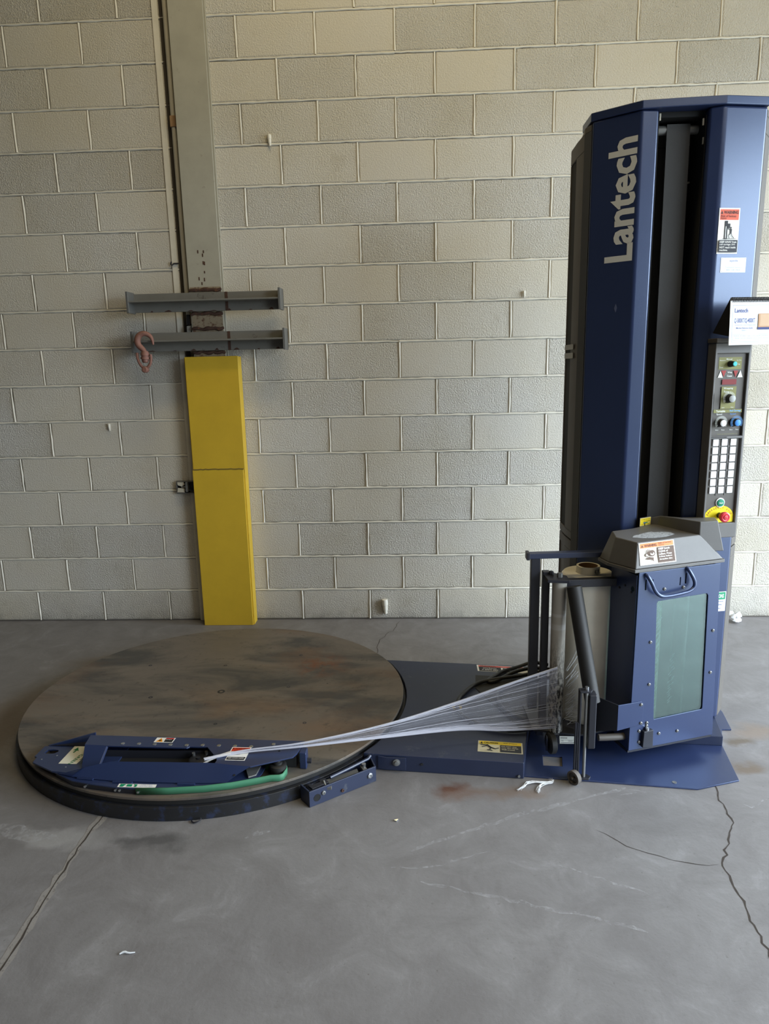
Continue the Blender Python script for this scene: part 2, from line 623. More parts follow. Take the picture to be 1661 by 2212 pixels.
def decal(name, fr, items, parent, label=None, lift=0.0006, step=0.00022):
    """fr(x, y, z) with x, y in 0..1 over the decal (or metres); items painted in order"""
    mb = MB()
    mats = []
    z = lift
    for it in items:
        kind, col = it[0], it[-1]
        mt = flat(col)
        if mt not in mats:
            mats.append(mt)
        mi = mats.index(mt)
        if kind == 'r':
            x0, y0, x1, y1 = it[1:5]
            mb.add([fr(x0, y0, z), fr(x1, y0, z), fr(x1, y1, z), fr(x0, y1, z)], [(0, 1, 2, 3)], mi)
        elif kind == 'p':
            mb.add([fr(x, y, z) for x, y in it[1]], [tuple(range(len(it[1])))], mi)
        elif kind == 'c':
            cx, cy, rx, ry = it[1:5]
            mb.add([fr(cx + rx * math.cos(a * math.pi / 10), cy + ry * math.sin(a * math.pi / 10), z) for a in range(20)], [tuple(range(20))], mi)
        elif kind == 'l':
            (x0, y0), (x1, y1), w, asp = it[1], it[2], it[3], it[4]
            dx, dy = x1 - x0, (y1 - y0) / asp
            L = math.hypot(dx, dy) or 1
            nx, ny = -dy / L * w, dx / L * w * asp
            mb.add([fr(x0 - nx, y0 - ny, z), fr(x1 - nx, y1 - ny, z), fr(x1 + nx, y1 + ny, z), fr(x0 + nx, y0 + ny, z)], [(0, 1, 2, 3)], mi)
        elif kind == 't':
            s, x, y, w, h, bold = it[1:7]
            vs, fs = text_mesh(s, bold)
            mb.add([fr(x + a * w, y + b * h, z) for a, b in vs], fs, mi)
        z += step
    return mb.build(name, mats, parent, smooth=False, label=label)


def card(tl, tr, bl):
    tl, tr, bl = Vector(tl), Vector(tr), Vector(bl)
    return frame(bl, tr - tl, tl - bl, (tr - tl).cross(tl - bl).normalized())


# ------------------------------------------------------------------ setting: wall of painted concrete blocks
BL, CH, Z0 = 0.4064, 0.20459, -0.01428
wall = MB().box((-5.0, 0.010, 0.0), (HX, 0.20, 5.0)).build('wall_back', M_BACKING)
wall['kind'] = 'structure'


def block_mesh(L, H, jit):
    bm = bmesh.new()
    r = random.Random(jit)
    g = 0.0052
    e = 0.007
    pts_o = [(g, g), (L - g, g), (L - g, H - g), (g, H - g)]
    q = lambda a: a + r.uniform(-.0012, .0012)
    back = [bm.verts.new((q(x), .012, q(y))) for x, y in pts_o]
    mid = [bm.verts.new((x, .0035, y)) for x, y in [(v.co.x, v.co.z) for v in back]]
    fr_ = [bm.verts.new((x + (e if x < L / 2 else -e), 0.0, y + (e if y < H / 2 else -e))) for x, y in [(v.co.x, v.co.z) for v in back]]
    bm.faces.new(fr_)
    for a, b in ((back, mid), (mid, fr_)):
        for i in range(4):
            j = (i + 1) % 4
            bm.faces.new((a[i], a[j], b[j], b[i]))
    bmesh.ops.recalc_face_normals(bm, faces=bm.faces)
    me = bpy.data.meshes.new('block')
    bm.to_mesh(me)
    bm.free()
    me.materials.append(M_BLOCK)
    return me


MESH_FULL = [block_mesh(BL, CH, i) for i in range(5)]
MESH_HALF = block_mesh(BL / 2, CH, 11)
MESH_BASE = [block_mesh(BL, CH + Z0, 20 + i) for i in range(2)]
XA, XB, ROWS = -2.4384, 3.2512, 18
for r in range(ROWS):
    off = 0.0 if r % 2 == 0 else BL / 2
    z = max(0.0, r * CH + Z0)
    x = XA - (BL / 2 if off else 0)
    while x < XB - 0.01:
        me = random.choice(MESH_BASE if r == 0 else MESH_FULL)
        o = bpy.data.objects.new('block', me)
        COL.objects.link(o)
        o.parent = wall
        o.location = (x, random.uniform(-.0008, .0012), z)
        o.rotation_euler = (0, random.uniform(-.0015, .0015), 0)
        x += BL
for r in range(ROWS):
    mb = MB()
    z = r * CH + Z0
    ca = [(math.cos(a) * .0050, math.sin(a) * .0050) for a in [math.pi * k / 4 for k in range(5)]]

    def bead(p, q, axis):
        n = 26 if axis == 'x' else 5
        vs, fs = [], []
        for i in range(n):
            t = i / (n - 1)
            w = random.uniform(.8, 1.25)
            d = random.uniform(-.0012, .0012)
            for c, s in ca:
                if axis == 'x':
                    vs.append((p[0] + (q[0] - p[0]) * t, .0012 - s * w, p[2] + c * w + d))
                else:
                    vs.append((p[0] + c * w + d, .0012 - s * w, p[2] + (q[2] - p[2]) * t))
        for i in range(n - 1):
            fs += [(i * 5 + k, i * 5 + k + 1, i * 5 + k + 6, i * 5 + k + 5) for k in range(4)]
        mb.add(vs, fs)

    if r > 0:
        xs = XA - BL / 2
        while xs < XB + BL / 2 - .01:
            bead((xs, 0, z), (xs + BL * 2, 0, z), 'x')
            xs += BL * 2
    x = XA + (0 if r % 2 == 0 else BL / 2)
    while x < XB:
        bead((x, 0, max(0, z) + .006), (x, 0, z + CH - .006), 'z')
        x += BL
    mb.build('mortar_joint', M_MORTAR, wall)

# ------------------------------------------------------------------ setting: rest of the hall (loading door open on the right)
M_HALL = plain('hall_paint', (92, 86, 76), 0.8)
for nm, a_, b_ in [('wall_left', (-5.2, -9.0, 0), (-5.0, .2, 5.2)), ('wall_front', (-5.2, -9.2, 0), (HX + .2, -9.0, 5.0)),
                   ('wall_right', (HX, DY1, 0), (HX + .2, .2, 5.0)), ('wall_right', (HX, -9.0, 0), (HX + .2, DY0, 5.0)),
                   ('wall_right', (HX, DY0, DH), (HX + .2, DY1, 5.0)), ('ceiling', (-5.2, -9.2, 5.0), (HX + .2, .2, 5.2))]:
    o = MB().box(a_, b_).build(nm, M_HALL, smooth=False)
    o['kind'] = 'structure'

# ------------------------------------------------------------------ setting: concrete floor
fl = MB().box((-5.0, -9.0, -0.12), (HX, 0.2, 0.0)).build('floor', M_FLOOR, smooth=False)
fl['kind'] = 'structure'


def ragged(pts, step, jit):
    out = []
    for a, b in zip(pts, pts[1:]):
        a, b = Vector(a), Vector(b)
        n = max(1, int((b - a).length / step))
        for i in range(n):
            p = a.lerp(b, i / n)
            out.append((p.x + random.uniform(-jit, jit), p.y + random.uniform(-jit, jit), p.z))
    return out + [tuple(pts[-1])]


def strip(name, pts, w, m, z, jit=.004, step=.03):
    P = ragged([(x, y, z) for x, y in pts], step, jit)
    ws = [w * random.uniform(.45, 1.35) for _ in P]
    ws[0] = ws[-1] = w * .3
    return MB().ribbon(P, ws).build(name, m, fl, smooth=False)


strip('joint_edge', [(-.385, -1.80), (-.40, -1.96), (-.398, -2.19), (-.392, -2.32), (-.382, -2.50), (-.375, -3.2)], .016, M_SPALL, .0004)
strip('crack', [(-.385, -1.80), (-.40, -1.96), (-.396, -2.19), (-.390, -2.32), (-.380, -2.50), (-.375, -3.2)], .0024, M_CRACK, .0008)
strip('crack', [(1.745, -1.66), (1.738, -1.69), (1.713, -1.80), (1.714, -1.875), (1.65, -1.975), (1.59, -2.075), (1.588, -2.18), (1.58, -2.29), (1.571, -2.40), (1.57, -2.8)], .0023, M_CRACK, .0008, .007, .018)
strip('crack', [(1.588, -2.077), (1.45, -2.06), (1.33, -1.99), (1.26, -1.92)], .0010, M_CRACK, .0008, .006)
strip('crack', [(.577, -.05), (.56, -.16), (.502, -.275), (.473, -.322), (.475, -.50), (.45, -.62)], .0018, M_CRACK, .0008, .008)
for pts, w in [([(1.422, -1.69), (1.2, -1.775), (.987, -1.864), (.767, -1.968), (.66, -2.03)], .008),
               ([(.685, -2.154), (.914, -2.217), (1.168, -2.287), (1.29, -2.332)], .006),
               ([(1.783, -1.773), (1.811, -1.80), (1.9, -1.739), (2.05, -1.68)], .005),
               ([(1.43, -1.70), (1.492, -1.714), (1.39, -1.733)], .004),
               ([(.9, -2.03), (.72, -2.10), (.60, -2.10)], .004), ([(1.1, -2.08), (1.34, -2.20)], .004),
               ([(-.75, -1.92), (-.62, -1.97), (-.5, -1.98)], .03), ([(.12, -1.97), (.2, -1.94)], .012)]:
    strip('scuff_mark', pts, w, M_SCUFF, .0006, .006)

# ------------------------------------------------------------------ steel column, yellow guard, beams, hook, conduit, outlet box
col = thing('steel_column', (-.437, -.04, 1.5), 'pale grey steel column running up the wall above the yellow guard', 'column')
MB().box((-.527, -.062, 1.56), (-.347, -.052, 4.4)).build('front_flange', M_COLUMN, col, .002)
MB().box((-.442, -.052, 1.56), (-.432, -.012, 4.4)).build('web', M_COLUMN, col)
MB().box((-.527, -.016, 1.56), (-.347, -.004, 4.4)).build('rear_flange', M_COLUMN, col, .002)
MB().box((-.520, -.0645, 1.56), (-.352, -.0622, 1.93)).build('rust_streaked_patch', M_RUSTY, col, label='rust-streaked bare patch between the beams')
for z in (1.915, 1.79, 1.71, 1.585):
    P = [(-.525 + i * .0222, -.067, z + random.uniform(-.006, .006)) for i in range(9)]
    MB().tube(P, [.006, .010, .007, .012, .008, .010, .006], 6, smooth=1).build('weld_bead', M_RUST, col)
for i in range(9):
    x = random.uniform(-.47, -.42)
    z = random.uniform(1.94, 2.12)
    MB().box((x, -.0632, z), (x + .006, -.0618, z + random.uniform(.006, .02))).build('rust_spot', M_RUST, col)

gd = thing('column_guard', (-.43, -.045, 0), 'yellow painted steel guard around the foot of the column', 'guard')
MB().box((-.578, -.090, 0.0), (-.286, -.080, .935)).build('front_plate', M_YEL, gd, .002)
MB().box((-.573, -.090, .939), (-.276, -.080, 1.562)).build('front_plate', M_YEL, gd, .002)
MB().box((-.287, -.0795, 0.0), (-.279, -.006, 1.560)).build('side_plate', M_YEL, gd, .001)
MB().box((-.578, -.0795, 0.0), (-.570, -.006, 1.560)).build('side_plate', M_YEL, gd, .001)
MB().tube([(-.574 + i * .0145, -.0885, .937 + random.uniform(-.002, .002)) for i in range(21)], .0042, 6).build('weld_seam', plain('grimy_weld', (118, 98, 40), .8, bmp=.4, bscale=60), gd)


def tbeam(name, xl, xr, zb, zt, label):
    t = thing(name, ((xl + xr) / 2, -.10, zb), label, 'beam', 'steel tee beams welded across the column')
    zm = zb + (zt - zb) * .53
    MB().box((xl, -.086, zb), (xr, -.074, zt)).build('flange', M_BEAM, t, .0015)
    MB().box((xl + .008, -.165, zm - .004), (xr - .008, -.0862, zm + .004)).build('stem', M_BEAM, t, .001)
    for xa, sgn in ((xl, 1), (xr - .012, -1)):
        fr = frame((xa, 0, 0), (1, 0, 0), (0, 1, 0), (0, 0, 1))
        MB().prism([(0, -.168), (.012, -.168), (.012, -.072), (0, -.072)], zb - .006, zt + .006, fr=fr).build('end_plate', M_DULL, t, .001)
    for k in range(7):
        x = xl + .09 + k * .115 + random.uniform(-.02, .02)
        w_, h_ = random.uniform(.008, .026), random.uniform(.004, .013)
        fr_b = lambda a_, c_, d_, x=x: Vector((x + a_, d_, zb + .001 + c_))
        MB().prism([(-w_, 0), (w_, 0), (w_ * .5, h_ * .7), (w_ * .1, h_), (-w_ * .6, h_ * .5)], -.0870, -.0861, fr=fr_b).build('burn_mark', M_RUST, t)
    MB().box((-.325, -.0876, zb), (-.31, -.0861, zt)).build('weld_bead', M_RUST, t)
    return t


tbeam('steel_beam', -.838, -.010, 1.802, 1.900, 'upper of the two grey steel beams welded across the column')
tbeam('steel_beam', -.832, .004, 1.594, 1.694, 'lower grey steel beam, the one carrying the rusty hook')

hk = thing('lifting_hook', (-.757, -.185, 1.50), 'rusty red swivel hook with shackle hanging on the lower beam', 'hook')
hp = [(-.706, -.180, 1.628), (-.708, -.180, 1.655), (-.722, -.178, 1.678), (-.748, -.185, 1.690), (-.776, -.185, 1.680),
      (-.790, -.185, 1.655), (-.786, -.185, 1.628), (-.770, -.185, 1.612), (-.758, -.185, 1.600), (-.754, -.185, 1.588)]
MB().tube(hp, [.004, .008, .012, .014, .0165, .0165, .015, .013, .012], 12, smooth=2).build('hook', M_HOOK, hk)
MB().lathe((-.753, -.185, 1.596), (-.04, 0, -1), [(0, 0), (0, .016), (.012, .022), (.024, .022), (.025, .019), (.030, .019), (.031, .023), (.043, .023), (.044, .018), (.056, .017), (.062, .010), (.062, 0)], 20).build('swivel', M_HOOK, hk)
MB().tube([(-.724, -.185, 1.578), (-.722, -.185, 1.555), (-.731, -.185, 1.522), (-.758, -.185, 1.500), (-.784, -.185, 1.522), (-.797, -.185, 1.560), (-.796, -.185, 1.588)], .0075, 10, smooth=2).build('shackle', M_HOOK, hk)
MB().lathe((-.760, -.170, 1.499), (0, -1, 0), [(0, 0), (0, .017), (.024, .017), (.028, .012), (.028, 0)], 16).build('pin', M_HOOK, hk)

cp = thing('conduit', (-.55, -.022, 1.7), 'thin off-white conduit pipe beside the column, ending behind the beams', 'pipe')
MB().cyl((-.551, -.022, 2.78), (-.551, -.022, 4.4), .0145).build('pipe', M_PIPE, cp)
MB().cyl((-.551, -.022, 1.79), (-.551, -.022, 2.74), .0145).build('pipe', M_PIPE, cp)
MB().box((-.567, -.040, 2.735), (-.530, -.004, 2.79)).build('coupling_box', plain('chipped_tan', (150, 118, 84), .7), cp, .003)
MB().box((-.530, -.043, 2.738), (-.5285, -.006, 2.785)).build('clamp', M_PIPE, cp, .002)
MB().cyl((-.551, -.022, 1.735), (-.551, -.022, 1.79), .016).build('end_fitting', M_BLACK, cp)
MB().box((-.562, -.05, 1.69), (-.532, -.02, 1.73)).build('tape_wrap', M_TAPE, cp, .006)
MB().box((-.535, -.047, 1.74), (-.527, -.012, 1.80)).build('wood_shim', plain('bare_wood', (170, 138, 98), .8), cp, .001)

tr = MB().box((-.628, -.007, 0.0), (-.597, .002, 4.4)).build('trim_1', M_MORTAR, None, .002)
tr['kind'] = 'structure'
tr2 = MB().box((-.590, -.004, 0.0), (-.566, .006, 4.4)).build('joint_shade_strip', plain('open_joint_shadow_gap', (70, 64, 56), .9), None)  # solid strip coloured dark for the open joint and the shadow beside the pipe
tr2['kind'] = 'structure'
cl = thing('pipe_clip', (-.60, -.01, 2.06), 'small black bent clip fixed to the wall beside the conduit', 'clip')
MB().tube([(-.628, -.010, 2.072), (-.632, -.014, 2.060), (-.624, -.018, 2.052), (-.614, -.014, 2.062), (-.588, -.012, 2.062)], .004, 6).build('bent_wire', M_BLACK, cl)

jb = thing('outlet_box', (-.65, -.02, .80), 'battered open metal outlet box beside the yellow guard', 'electrical box')
MB().box((-.700, -.004, .790), (-.585, -.001, .862)).build('back_plate', M_DEEP, jb)
for a, b in (((-.700, -.030, .790), (-.696, -.004, .862)), ((-.700, -.030, .790), (-.60, -.004, .794)), ((-.700, -.030, .858), (-.60, -.004, .862))):
    MB().box(a, b).build('side_wall', M_DULL, jb, .001)
MB().prism([(-.690, .840), (-.668, .832), (-.650, .842), (-.655, .856), (-.692, .857)], -.034, -.028, fr=lambda x, y, z: Vector((x, z, y))).build('face_plate', M_PIPE, jb)
MB().prism([(-.694, .798), (-.652, .796), (-.650, .820), (-.690, .823)], -.036, -.028, fr=lambda x, y, z: Vector((x, z, y))).build('face_plate', M_PIPE, jb)
MB().box((-.640, -.05, .802), (-.628, -.004, .858)).build('strap', M_DULL, jb, .001)
MB().cyl((-.67, -.028, .828), (-.635, -.028, .830), .005).build('stud', M_STEEL, jb)
MB().lathe((-.610, -.004, .830), (0, -1, 0), [(0, .030), (.022, .030), (.022, .022), (.006, .020), (.006, 0)], 20).build('socket_ring', M_BLACK, jb)

# ------------------------------------------------------------------ turntable
TC, RX, RY = (-.190, -1.116), .814, .769


def ell(k, z, n=120):
    return [(TC[0] + RX * k * math.cos(2 * math.pi * i / n), TC[1] + RY * k * math.sin(2 * math.pi * i / n)) for i in range(n)]


tt = thing('turntable', (TC[0], TC[1], 0), 'large round worn steel turntable lying on the floor', 'turntable')
MB().prism(ell(1.0, 0), .070, .080).build('disc', M_DISC, tt, .0015)
MB().prism(ell(.992, 0), .052, .0698).build('drive_rim', M_RUBBER, tt)
mb = MB()
A, B_ = ell(1.013, 0), ell(.965, 0)
n_ = len(A)
mb.add([(x, y, 0) for x, y in A] + [(x, y, .051) for x, y in A] + [(x, y, .051) for x, y in B_] + [(x, y, 0) for x, y in B_],
       [(k * n_ + i, k * n_ + (i + 1) % n_, ((k + 1) % 4) * n_ + (i + 1) % n_, ((k + 1) % 4) * n_ + i) for k in range(4) for i in range(n_)])
mb.build('base_ring', M_RING, tt, .002)
for x, y, r in [(-.19, -1.106, .017), (.105, -.712, .009), (.104, -1.059, .009), (.228, -1.381, .008), (.277, -1.027, .004), (-.618, -.828, .009),
                (-.246, -.83, .009), (-.49, -1.161, .010), (-.664, -1.187, .005), (-.135, -1.39, .008)]:
    MB().lathe((x, y, .0795), (0, 0, 1), [(0, r), (.0009, r), (.0012, r * .75), (.0004, r * .4), (.0004, 0)], 14).build('recessed_bolt', M_BLACK, tt)

# ------------------------------------------------------------------ film clamp on the turntable
fc = thing('film_clamp', (-.2, -1.72, .08), 'blue film clamp and cutter assembly on the near edge of the turntable', 'film clamp')
nose = [(-.726, -1.603), (-.728, -1.673), (-.717, -1.678), (-.713, -1.713), (-.612, -1.768), (-.56, -1.775), (-.48, -1.73), (-.40, -1.70), (-.40, -1.603)]
sl = [(-.700, -1.628), (-.703, -1.648), (-.690, -1.655), (-.664, -1.652), (-.655, -1.640), (-.660, -1.630), (-.678, -1.626)]
FZ = lambda x, y, z=0.0: Vector((x, y, z))
MB().holed(nose, [sl], .099, .105, FZ).build('nose_plate', M_BLUE, fc, .001, sharp=22)
MB().prism([(-.66, -1.60), (-.64, -1.715), (-.52, -1.76), (.13, -1.74), (.13, -1.60)], .0802, .0988).build('under_frame', M_DEEP, fc)
MB().prism([(-.715, -1.596), (-.545, -1.560), (-.545, -1.566), (-.71, -1.602)], .0805, [.106, .140, .140, .106]).build('side_fin', M_BLUE, fc)
MB().prism([(-.715, -1.601), (-.56, -1.570), (-.552, -1.601)], .1055, .1068).build('fin_web', M_BLACK, fc)
deck = [(-.550, -1.591), (.272, -1.630), (.256, -1.714), (.245, -1.737), (.108, -1.797), (.05, -1.790), (-.022, -1.777), (-.020, -1.758), (-.026, -1.743),
        (-.079, -1.673), (-.144, -1.671), (-.153, -1.679), (-.437, -1.668), (-.541, -1.659)]
MB().prism(deck, .140, .145).build('top_deck', M_BLUE, fc, .001, sharp=22)
MB().prism([(-.545, -1.594), (.25, -1.634), (.25, -1.638), (-.545, -1.598)], .0805, .140).build('rear_wall', M_BLUE, fc)
MB().box((-.50, -1.672, .083), (.0, -1.668, .128)).build('rear_rail', M_BLACK, fc)
mb = MB()
top = [(-.505, -1.806, .128), (-.476, -1.793, .138), (-.393, -1.770, .1455), (-.235, -1.772, .1455), (-.078, -1.774, .1455), (-.022, -1.777, .1455), (.05, -1.790, .1455), (.108, -1.797, .1455)]
bot = [(-.590, -1.779, .1055), (-.525, -1.801, .1055), (-.373, -1.824, .1055), (-.24, -1.831, .1055), (-.123, -1.835, .1055), (-.046, -1.835, .1055), (.030, -1.832, .1055), (.062, -1.806, .1200)]
vs = [Vector(p) for p in top] + [Vector(p) for p in bot]
vs += [p + Vector((0, .006, -.004)) for p in vs]
k = len(top)
fs = [(i, i + 1, k + i + 1, k + i) for i in range(k - 1)] + [(2 * k + i, 3 * k + i, 3 * k + i + 1, 2 * k + i + 1) for i in range(k - 1)]
fs += [(i, 2 * k + i, 2 * k + i + 1, i + 1) for i in range(k - 1)] + [(k + i, k + i + 1, 3 * k + i + 1, 3 * k + i) for i in range(k - 1)]
fs += [(0, k, 3 * k, 2 * k), (k - 1, 3 * k - 1, 4 * k - 1, 2 * k - 1)]
mb.add(vs, fs)
mb.build('sloped_cover', M_BLUE, fc, sharp=22)
mb = MB()
q = [(-.541, -1.658, .145), (-.455, -1.664, .145), (-.455, -1.745, .106), (-.512, -1.755, .106)]
q2 = [(x + .006, y + .004, z - .003) for x, y, z in q]
mb.add(q + q2, [(0, 1, 2, 3), (7, 6, 5, 4), (0, 3, 7, 4), (0, 4, 5, 1), (1, 5, 6, 2), (2, 6, 7, 3)])
mb.build('riser', M_BLUE, fc, .001, sharp=22)
lip = [(-.617, -1.762), (-.514, -1.821), (-.431, -1.841), (-.343, -1.857), (-.284, -1.864), (-.196, -1.866), (-.043, -1.847), (.047, -1.828), (.131, -1.800), (.141, -1.771), (.146, -1.728), (.10, -1.715), (-.53, -1.75)]
MB().prism(lip, .0985, .103).build('lip_plate', M_BLUE, fc, .001)
MB().prism([(-.60, -1.766), (-.51, -1.819), (-.43, -1.838), (-.343, -1.854), (-.27, -1.862), (-.27, -1.845), (-.5, -1.80), (-.59, -1.75)], .0805, .0983).build('chain_guard', M_BLACK, fc)
for x, y in [(-.46, -1.836), (-.345, -1.8555), (-.33, -1.857), (-.262, -1.866)]:
    MB().cyl((x, y + .006, .091), (x - .001, y - .003, .091), .0042, seg=10).build('screw', M_STEEL, fc)
for i, (xa, ya, xb, yb) in enumerate([(-.50, -1.8085, -.44, -1.8165), (-.365, -1.8295, -.295, -1.8345), (-.135, -1.8405, -.075, -1.8405)]):
    MB().tube([(xa, ya, .1045), ((xa + xb) / 2, (ya + yb) / 2, .1055), (xb, yb, .1045)], .0045, 6).build('weld_bead', M_BLUE, fc)
# belt loop round the pulley
PC, PR = Vector((.192, -1.742, 0)), .032
path = [(-.27, -1.868), (-.16, -1.8655), (-.04, -1.852), (.05, -1.832), (.138, -1.802), (.176, -1.788)]
arc = [(PC.x + PR * math.cos(a), PC.y + PR * math.sin(a)) for a in [math.radians(d) for d in range(-70, 115, 16)]]
arc = [(x, y - (.014 if i < 3 else 0)) for i, (x, y) in enumerate(arc)]
full = path + arc + [(.10, -1.72), (-.2, -1.75)]
mb = MB()
mb.add([(x, y, .082) for x, y in full] + [(x, y, .106) for x, y in full], [(i, i + 1, len(full) + i + 1, len(full) + i) for i in range(len(full) - 1)])
o = mb.build('belt', M_GREEN, fc)
sol = o.modifiers.new('thick', 'SOLIDIFY')
sol.thickness = .004
MB().lathe((PC.x, PC.y, .0805), (0, 0, 1), [(0, 0), (0, .026), (.026, .027), (.028, .030), (.040, .030), (.043, .026), (.043, .016), (.050, .016), (.052, .011), (.058, .011), (.058, 0)], 28).build('pulley', M_RUBBER, fc)
MB().prism([(.075, -1.745), (.13, -1.735), (.125, -1.79), (.10, -1.805)], .104, .110).build('belt_shoe', M_DULL, fc, .002)
MB().prism([(.262, -1.664), (.288, -1.668), (.288, -1.712), (.262, -1.708)], .0805, .143).build('end_plate', M_BLUE, fc, .004)
MB().prism([(.150, -1.64), (.255, -1.645), (.250, -1.70), (.19, -1.70)], .0805, .135).build('motor_housing', M_DEEP, fc, .004)
MB().cyl((.288, -1.69, .103), (.302, -1.69, .103), .010, seg=6).build('hex_bolt', M_BLACK, fc)
MB().lathe((-.105, -1.705, .0805), (0, 0, 1), [(0, .034), (.036, .034), (.039, .030), (.039, .008), (.044, .008), (.044, 0)], 22).build('swing_hub', M_BLACK, fc)
for x, y in [(-.126, -1.688), (-.082, -1.678), (-.062, -1.716)]:
    MB().cyl((x, y, .118), (x, y, .131), .006, seg=8).build('hub_bolt', M_STEEL, fc)
for x, y in [(-.401, -1.651), (-.340, -1.652), (-.280, -1.655), (-.220, -1.658), (-.159, -1.661), (-.100, -1.660), (-.039, -1.663), (.021, -1.666), (.081, -1.669), (.160, -1.653)]:
    MB().lathe((x, y, .1445), (0, 0, 1), [(0, .0075), (.0012, .0075), (.0018, .006), (.001, .003), (.001, 0)], 12).build('countersunk_screw', M_STEEL, fc)
for x, y, z in [(-.690, -1.693, .105), (-.645, -1.668, .105), (-.575, -1.742, .105)]:
    MB().cyl((x, y, z), (x, y, z + .001), .003, seg=8).build('rivet', M_STEEL, fc)
for p in [(-.155, -1.812, .1175), (.055, -1.812, .121), (.075, -1.745, .1448), (.19, -1.70, .1448)]:
    MB().cyl((p[0], p[1], p[2]), (p[0], p[1] - .0006, p[2] + .0012), .004, seg=8).build('tapped_hole', M_DEEP, fc)
K, WH = (28, 28, 32), (238, 236, 230)
GR = (20, 140, 96)
fr = card((-.287, -1.6100, .1452), (-.215, -1.613, .1452), (-.289, -1.643, .1452))
decal('hazard_decal', fr, [('r', 0, 0, 1, 1, WH), ('p', [(.08, .12), (.46, .12), (.27, .9)], (232, 150, 30)), ('c', .27, .38, .07, .16, (90, 60, 20)),
                           ('r', .52, .08, .95, .7, K), ('r', .52, .7, .95, .92, (190, 40, 40)), ('t', 'DO NOT', .56, .5, .3, .14, .02, WH)], fc)
fr = card((.014, -1.674, .1452), (.085, -1.676, .1452), (.009, -1.760, .1452))
decal('warning_decal', fr, [('r', 0, 0, 1, 1, WH), ('r', .05, .68, .95, .96, (212, 62, 38)), ('t', 'WARNING', .2, .82, .7, .1, .03, (60, 20, 16)), ('t', 'RISK OF INJURY', .2, .71, .7, .06, 0, (60, 20, 16)),
                            ('p', [(.06, .83), (.17, .83), (.115, .93)], (60, 20, 16)), ('p', [(.2, .5), (.4, .58), (.62, .56), (.6, .46), (.45, .42), (.22, .44)], K),
                            ('r', .05, .04, .95, .24, K), ('t', 'KEEP HANDS CLEAR', .1, .12, .8, .07, .02, WH)], fc)
f0 = Vector((-.613, -1.721, .1052))
fr = lambda x, y, z=0.0: Vector((f0.x + x, f0.y + y, f0.z + z))
up_ = lambda pts: [(x - f0.x, y - f0.y) for x, y in pts]
U2, V2 = Vector((-.003, .0005, 0)), None
rot = frame((-.570, -1.627, .1052), (-.025, -.097, 0), (.04, -.008, 0), (0, 0, 1))
decal('green_start_decal', fr, [('p', up_([(-.613, -1.721), (-.545, -1.723), (-.535, -1.66), (-.570, -1.605), (-.610, -1.605)]), (226, 224, 206)),
                                ('p', up_([(-.592, -1.612), (-.578, -1.640), (-.586, -1.634), (-.590, -1.650), (-.596, -1.648), (-.592, -1.633), (-.602, -1.634)]), (20, 110, 62))], fc)
decal('green_start_lettering', rot, [('t', 'GREEN', .30, .42, .66, .34, .02, (24, 112, 66)), ('t', 'ON', .38, .95, .25, .22, .01, (60, 80, 66)), ('t', 'START', .40, 1.30, .5, .22, .01, (60, 80, 66))], fc, lift=.001)
fr = card((-.339, -1.8375, .1032), (-.206, -1.8415, .1032), (-.338, -1.8575, .1032))
decal('green_strip_decal', fr, [('r', 0, 0, 1, 1, WH), ('p', [(.05, .12), (.2, .9), (.05, .9)], GR), ('p', [(.05, .12), (.14, .12), (.2, .9), (.05, .9)], GR), ('r', .23, .2, .37, .85, GR), ('p', [(.4, .85), (.5, .85), (.5, .12), (.43, .12), (.45, .5)], GR),
                                ('t', 'LOAD STRAP', .6, .6, .3, .22, 0, (150, 160, 200)), ('t', 'FILM TAIL HERE', .58, .2, .34, .22, 0, (150, 160, 200))], fc)

# ------------------------------------------------------------------ foot pedal housing beside the turntable
ph = thing('pedal_housing', (.4, -1.70, 0), 'open-topped navy steel pedal box on the floor at the turntable edge', 'pedal box')
PA, PB, PCn, PD = Vector((.311, -1.816, 0)), Vector((.532, -1.657, 0)), Vector((.506, -1.580, 0)), Vector((.272, -1.770, 0))


def wallp(a, b, h, th, name, m):
    d = (b - a).normalized()
    nn = Vector((-d.y, d.x, 0)) * th
    return MB().prism([a.xy, b.xy, (b + nn).xy, (a + nn).xy], .0005, h).build(name, m, ph, .0015)


wallp(PA, PB, .060, .006, 'front_wall', M_BLUEW)
wallp(PD, PA, .060, .006, 'end_wall', M_BLUEW)
wallp(PB, PCn, .060, .006, 'end_wall', M_BLUEW)
wallp(PCn, PD, .045, .005, 'rear_wall', M_BLUEW)
MB().prism([(.30, -1.79), (.515, -1.640), (.495, -1.595), (.285, -1.765)], .0005, .006).build('bottom_plate', M_DEEP, ph)
MB().prism([(.375, -1.758), (.475, -1.688), (.462, -1.650), (.350, -1.725)], .040, .047).build('tread_plate', M_DULL, ph, .002)
MB().prism([(.318, -1.790), (.372, -1.748), (.352, -1.722), (.335, -1.735), (.338, -1.748), (.300, -1.770)], .045, .056).build('latch_arm', M_BLACK, ph, .002)
MB().cyl((.322, -1.790, .04), (.300, -1.755, .04), .012).build('latch_pin', M_BLACK, ph)
MB().box((.365, -1.775, .042), (.383, -1.762, .052)).build('catch', M_DULL, ph, .001)
MB().cyl((.362, -1.763, .047), (.352, -1.748, .060), .004).build('spring_pin', M_STEEL, ph)
MB().tube([(.372, -1.722, .056), (.43, -1.672, .058), (.50, -1.608, .060), (.508, -1.596, .066)], .006, 8).build('push_rod', M_BLUEW, ph)
MB().prism([(.485, -1.665), (.500, -1.655), (.485, -1.625), (.470, -1.635)], .038, .050).build('pivot_link', M_DULL, ph, .002)
